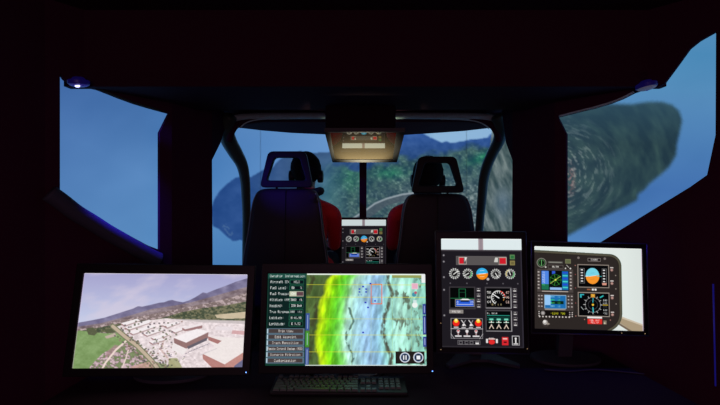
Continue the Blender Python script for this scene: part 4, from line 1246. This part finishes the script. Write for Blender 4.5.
# ------------------------------------------------------------------ pilots
def person(px_, py_, pz_, headd, sh_l, sh_r, label, lean=0.0, fists=True, earc=1):
    """pelvis at (px_, py_, pz_); headd = head offset from the pelvis; all in metres"""
    root = empty('person', (px_, py_, .38), label, 'person')
    V = Vector
    base = V((0, 0, pz_ - .38))
    J = {}
    J['pel'] = (V((0, 0, 0)), .125)
    J['sp'] = (V((lean * .3, -.01, .15)), .118)
    J['ch'] = (V((lean * .7, .0, .30)), .135)
    J['uc'] = (V((lean * .9, .005, .385)), .095)
    J['nb'] = (V((lean, .015, .45)), .062)
    J['nk'] = (V((headd[0], headd[1] - .015, headd[2] - .10)), .056)
    J['hd'] = (V((headd[0], headd[1] - .005, headd[2] - .02)), .06)
    for s, k, w in ((-1, 'l', sh_l), (1, 'r', sh_r)):
        J['cl' + k] = (V((lean * .9 + s * .07, .0, .40)), .075)
        J['sh' + k] = (V((lean * .9 + s * w, .0, .375)), .064)
        J['ua' + k] = (V((lean * .6 + s * (w + .004), .06, .27)), .052)
        J['el' + k] = (V((lean * .3 + s * (w + .012), .12, .165)), .044)
        J['fa' + k] = (V((s * (w + .005), .24, .145)), .038)
        J['wr' + k] = (V((s * (w - .02), .345, .14)), .027)
        J['pm' + k] = (V((s * (w - .025), .405, .14)), .034)
        J['hp' + k] = (V((s * .085, .03, -.015)), .098)
        J['th' + k] = (V((s * .11, .24, .02)), .080)
        J['kn' + k] = (V((s * .125, .455, .045)), .062)
        J['sn' + k] = (V((s * .12, .53, -.17)), .055)
        J['an' + k] = (V((s * .115, .60, -.425)), .042)
        J['hl' + k] = (V((s * .115, .585, -.475)), .040)
        J['ft' + k] = (V((s * .12, .70, -.482)), .036)
        J['to' + k] = (V((s * .125, .78, -.488)), .030)
    E = [('pel', 'sp'), ('sp', 'ch'), ('ch', 'uc'), ('uc', 'nb'), ('nb', 'nk'), ('nk', 'hd')]
    for k in 'lr':
        E += [('uc', 'cl' + k), ('cl' + k, 'sh' + k), ('sh' + k, 'ua' + k), ('ua' + k, 'el' + k), ('el' + k, 'fa' + k), ('fa' + k, 'wr' + k), ('wr' + k, 'pm' + k),
              ('pel', 'hp' + k), ('hp' + k, 'th' + k), ('th' + k, 'kn' + k), ('kn' + k, 'sn' + k), ('sn' + k, 'an' + k), ('an' + k, 'hl' + k), ('an' + k, 'ft' + k), ('ft' + k, 'to' + k)]
    def skin(joints, edges, rootkey, sub=2):
        names = list(joints)
        me = bpy.data.meshes.new('sk')
        me.from_pydata([tuple(base + joints[n][0]) for n in names], [(names.index(a), names.index(b)) for a, b in edges], [])
        o = bpy.data.objects.new('sk', me); COL.objects.link(o)
        o.modifiers.new('s', 'SKIN')
        lay = me.skin_vertices[0].data
        for i, n in enumerate(names):
            q = joints[n][1]
            lay[i].radius = q if isinstance(q, tuple) else (q, q)
            lay[i].use_root = (n == rootkey)
        ss = o.modifiers.new('ss', 'SUBSURF'); ss.levels = sub; ss.render_levels = sub
        dg = bpy.context.evaluated_depsgraph_get(); dg.update()
        m2 = bpy.data.meshes.new_from_object(o.evaluated_get(dg))
        bpy.data.objects.remove(o); bpy.data.meshes.remove(me)
        return m2
    bm = bmesh.new()
    ms = [skin(J, E, 'pel')]
    # hands: each finger its own chain rooted in the palm, closed round a grip
    for s, k in ((-1, 'l'), (1, 'r')):
        pm = J['pm' + k][0]
        for i, (o_, ln) in enumerate(((.027, .036), (.010, .042), (-.008, .039), (-.025, .031))):
            b0 = pm + V((0, .012, o_)); FJ = {}
            FJ['a'] = (b0, .0100); FJ['b'] = (b0 + V((-s * .004, ln, 0)), .0092); FJ['c'] = (b0 + V((-s * .026, ln + .012, 0)), .0086); FJ['d'] = (b0 + V((-s * .040, ln - .006, 0)), .0078)
            ms.append(skin(FJ, [('a', 'b'), ('b', 'c'), ('c', 'd')], 'a', 1))
        TJ = {'a': (pm + V((-s * .010, -.015, .022)), .0125), 'b': (pm + V((-s * .034, .012, .034)), .011), 'c': (pm + V((-s * .045, .034, .024)), .0095)}
        ms.append(skin(TJ, [('a', 'b'), ('b', 'c')], 'a', 1))
    for m_ in ms:
        bm.from_mesh(m_); bpy.data.meshes.remove(m_)
    hc = base + V(headd)
    # head: cranium, jaw, nose, ears, brow, lips
    add_sphere(bm, hc + V((0, -.010, .025)), (.077, .094, .088), 28, 20)
    add_sphere(bm, hc + V((0, .022, -.045)), (.058, .068, .066), 24, 16)
    add_sphere(bm, hc + V((0, .092, -.012)), (.013, .020, .024), 14, 10)
    add_sphere(bm, hc + V((0, .075, .022)), (.048, .016, .010), 14, 10)
    add_sphere(bm, hc + V((0, .083, -.052)), (.024, .011, .009), 14, 10)
    add_sphere(bm, hc + V((0, .072, -.088)), (.020, .018, .014), 14, 10)
    for s in (-1, 1):
        add_sphere(bm, hc + V((s * .078, -.004, -.004)), (.010, .020, .032), 12, 10)
    me = bpy.data.meshes.new('body_src'); bm.to_mesh(me); bm.free()
    o = bpy.data.objects.new('body_src', me); COL.objects.link(o)
    rm = o.modifiers.new('r', 'REMESH'); rm.mode = 'VOXEL'; rm.voxel_size = .0062
    sm_ = o.modifiers.new('sm', 'SMOOTH'); sm_.factor = .5; sm_.iterations = 3
    dg = bpy.context.evaluated_depsgraph_get(); dg.update()
    bme = bpy.data.meshes.new_from_object(o.evaluated_get(dg))
    bpy.data.objects.remove(o)
    body = link('body', bme, [M['jacket'], M['trousers'], M['skin'], M['plastic']], root, True)
    n = len(bme.polygons)
    cen = np.zeros(n * 3); bme.polygons.foreach_get('center', cen); cen = cen.reshape(n, 3) - np.array(base)
    idx = np.zeros(n, np.int32)
    x, y, z = cen[:, 0], cen[:, 1], cen[:, 2]
    leg = (z < .02) | ((y > .10) & (z < .115) & (abs(x) < .2) & ~((y > .2) & (z > .105)))
    idx[leg] = 1
    idx[(z > .53) & (y < .25)] = 2
    idx[(y > .335) & (z > .09) & (z < .2)] = 2
    idx[z < -.425] = 3
    bme.polygons.foreach_set('material_index', idx)
    # hair
    bm = bmesh.new()
    hh = V(hc)
    add_sphere(bm, hh + V((0, -.018, .030)), (.096, .106, .104), 32, 22)
    for v in list(bm.verts):
        q = v.co - hh
        lim = -.135 + max(0, (q.y + .02)) * 1.9
        if q.z < lim: v.co.z = hh.z + lim + (q.z - lim) * .15
        v.co += V((math.sin(q.z * 190 + q.x * 60), math.sin(q.x * 150), math.cos(q.y * 170))) * .0016
    obj('hair', bm, M['hair'], root, True)
    for s in (-1, 1):
        bm = bmesh.new(); add_sphere(bm, hc + V((s * .028, .079, .006)), (.011, .008, .008), 14, 10)
        obj('eye', bm, M['eye'], root, True)
    # headset
    bm = bmesh.new()
    arc = [hh + V((.090 * math.cos(a), -.006, .005 + .125 * math.sin(a))) for a in [math.pi * i / 18 for i in range(19)]]
    add_tube(bm, arc, .0085, 8, flat=1.6)
    hs = obj('headset', bm, M['plastic'], root, True)
    for s in (-1, 1):
        bm = bmesh.new(); add_cyl(bm, hh + V((s * .090, -.002, -.022)), .040, .036, (1, 0, 0), 24)
        weld_bevel(obj('ear_cup', bm, M['plastic'], hs, False), .009, 3)
    bm = bmesh.new()
    add_tube(bm, smooth_path([hh + V((-.10, .01, -.02)), hh + V((-.09, .08, -.06)), hh + V((-.03, .125, -.065))], 5), .0035, 6)
    obj('microphone', bm, M['plastic'], hs, True)
    # collar of the jacket
    bm = bmesh.new()
    cc = base + V((lean, .004, .505))
    ringp = [cc + V((.066 * math.cos(a), .070 * math.sin(a), .008 * math.cos(a * 2))) for a in [2 * math.pi * i / 20 for i in range(21)]]
    add_tube(bm, ringp, .026, 8)
    obj('collar', bm, M['trousers'], root, True)
    return root
person(-.335, 2.70, .90, (-.006, .02, .627), .165, .152, 'pilot in a red jacket and headset in the left seat, seen from behind', lean=.02)
person(.425, 2.70, .90, (.004, .02, .600), .20, .15, 'pilot in a red jacket in the right seat, head behind the headrest, seen from behind', lean=.0)

# control sticks the pilots hold
def stick(x, y, z, label):
    r = empty('control_stick', (x, y, .38), label, 'control stick', )
    obj('shaft', tube(smooth_path([(0, .05, 0), (0, .05, .18), (0, .0, .45), (0, 0, z - .38 - .05)], 5), .010, 10), M['metal'], r, True)
    bm = bmesh.new(); add_tube(bm, [(0, 0, z - .44), (0, .0, z - .40), (0, .0, z - .34), (0, .0, z - .32)], [.014, .017, .018, .014], 12)
    obj('grip', bm, M['plastic'], r, True)
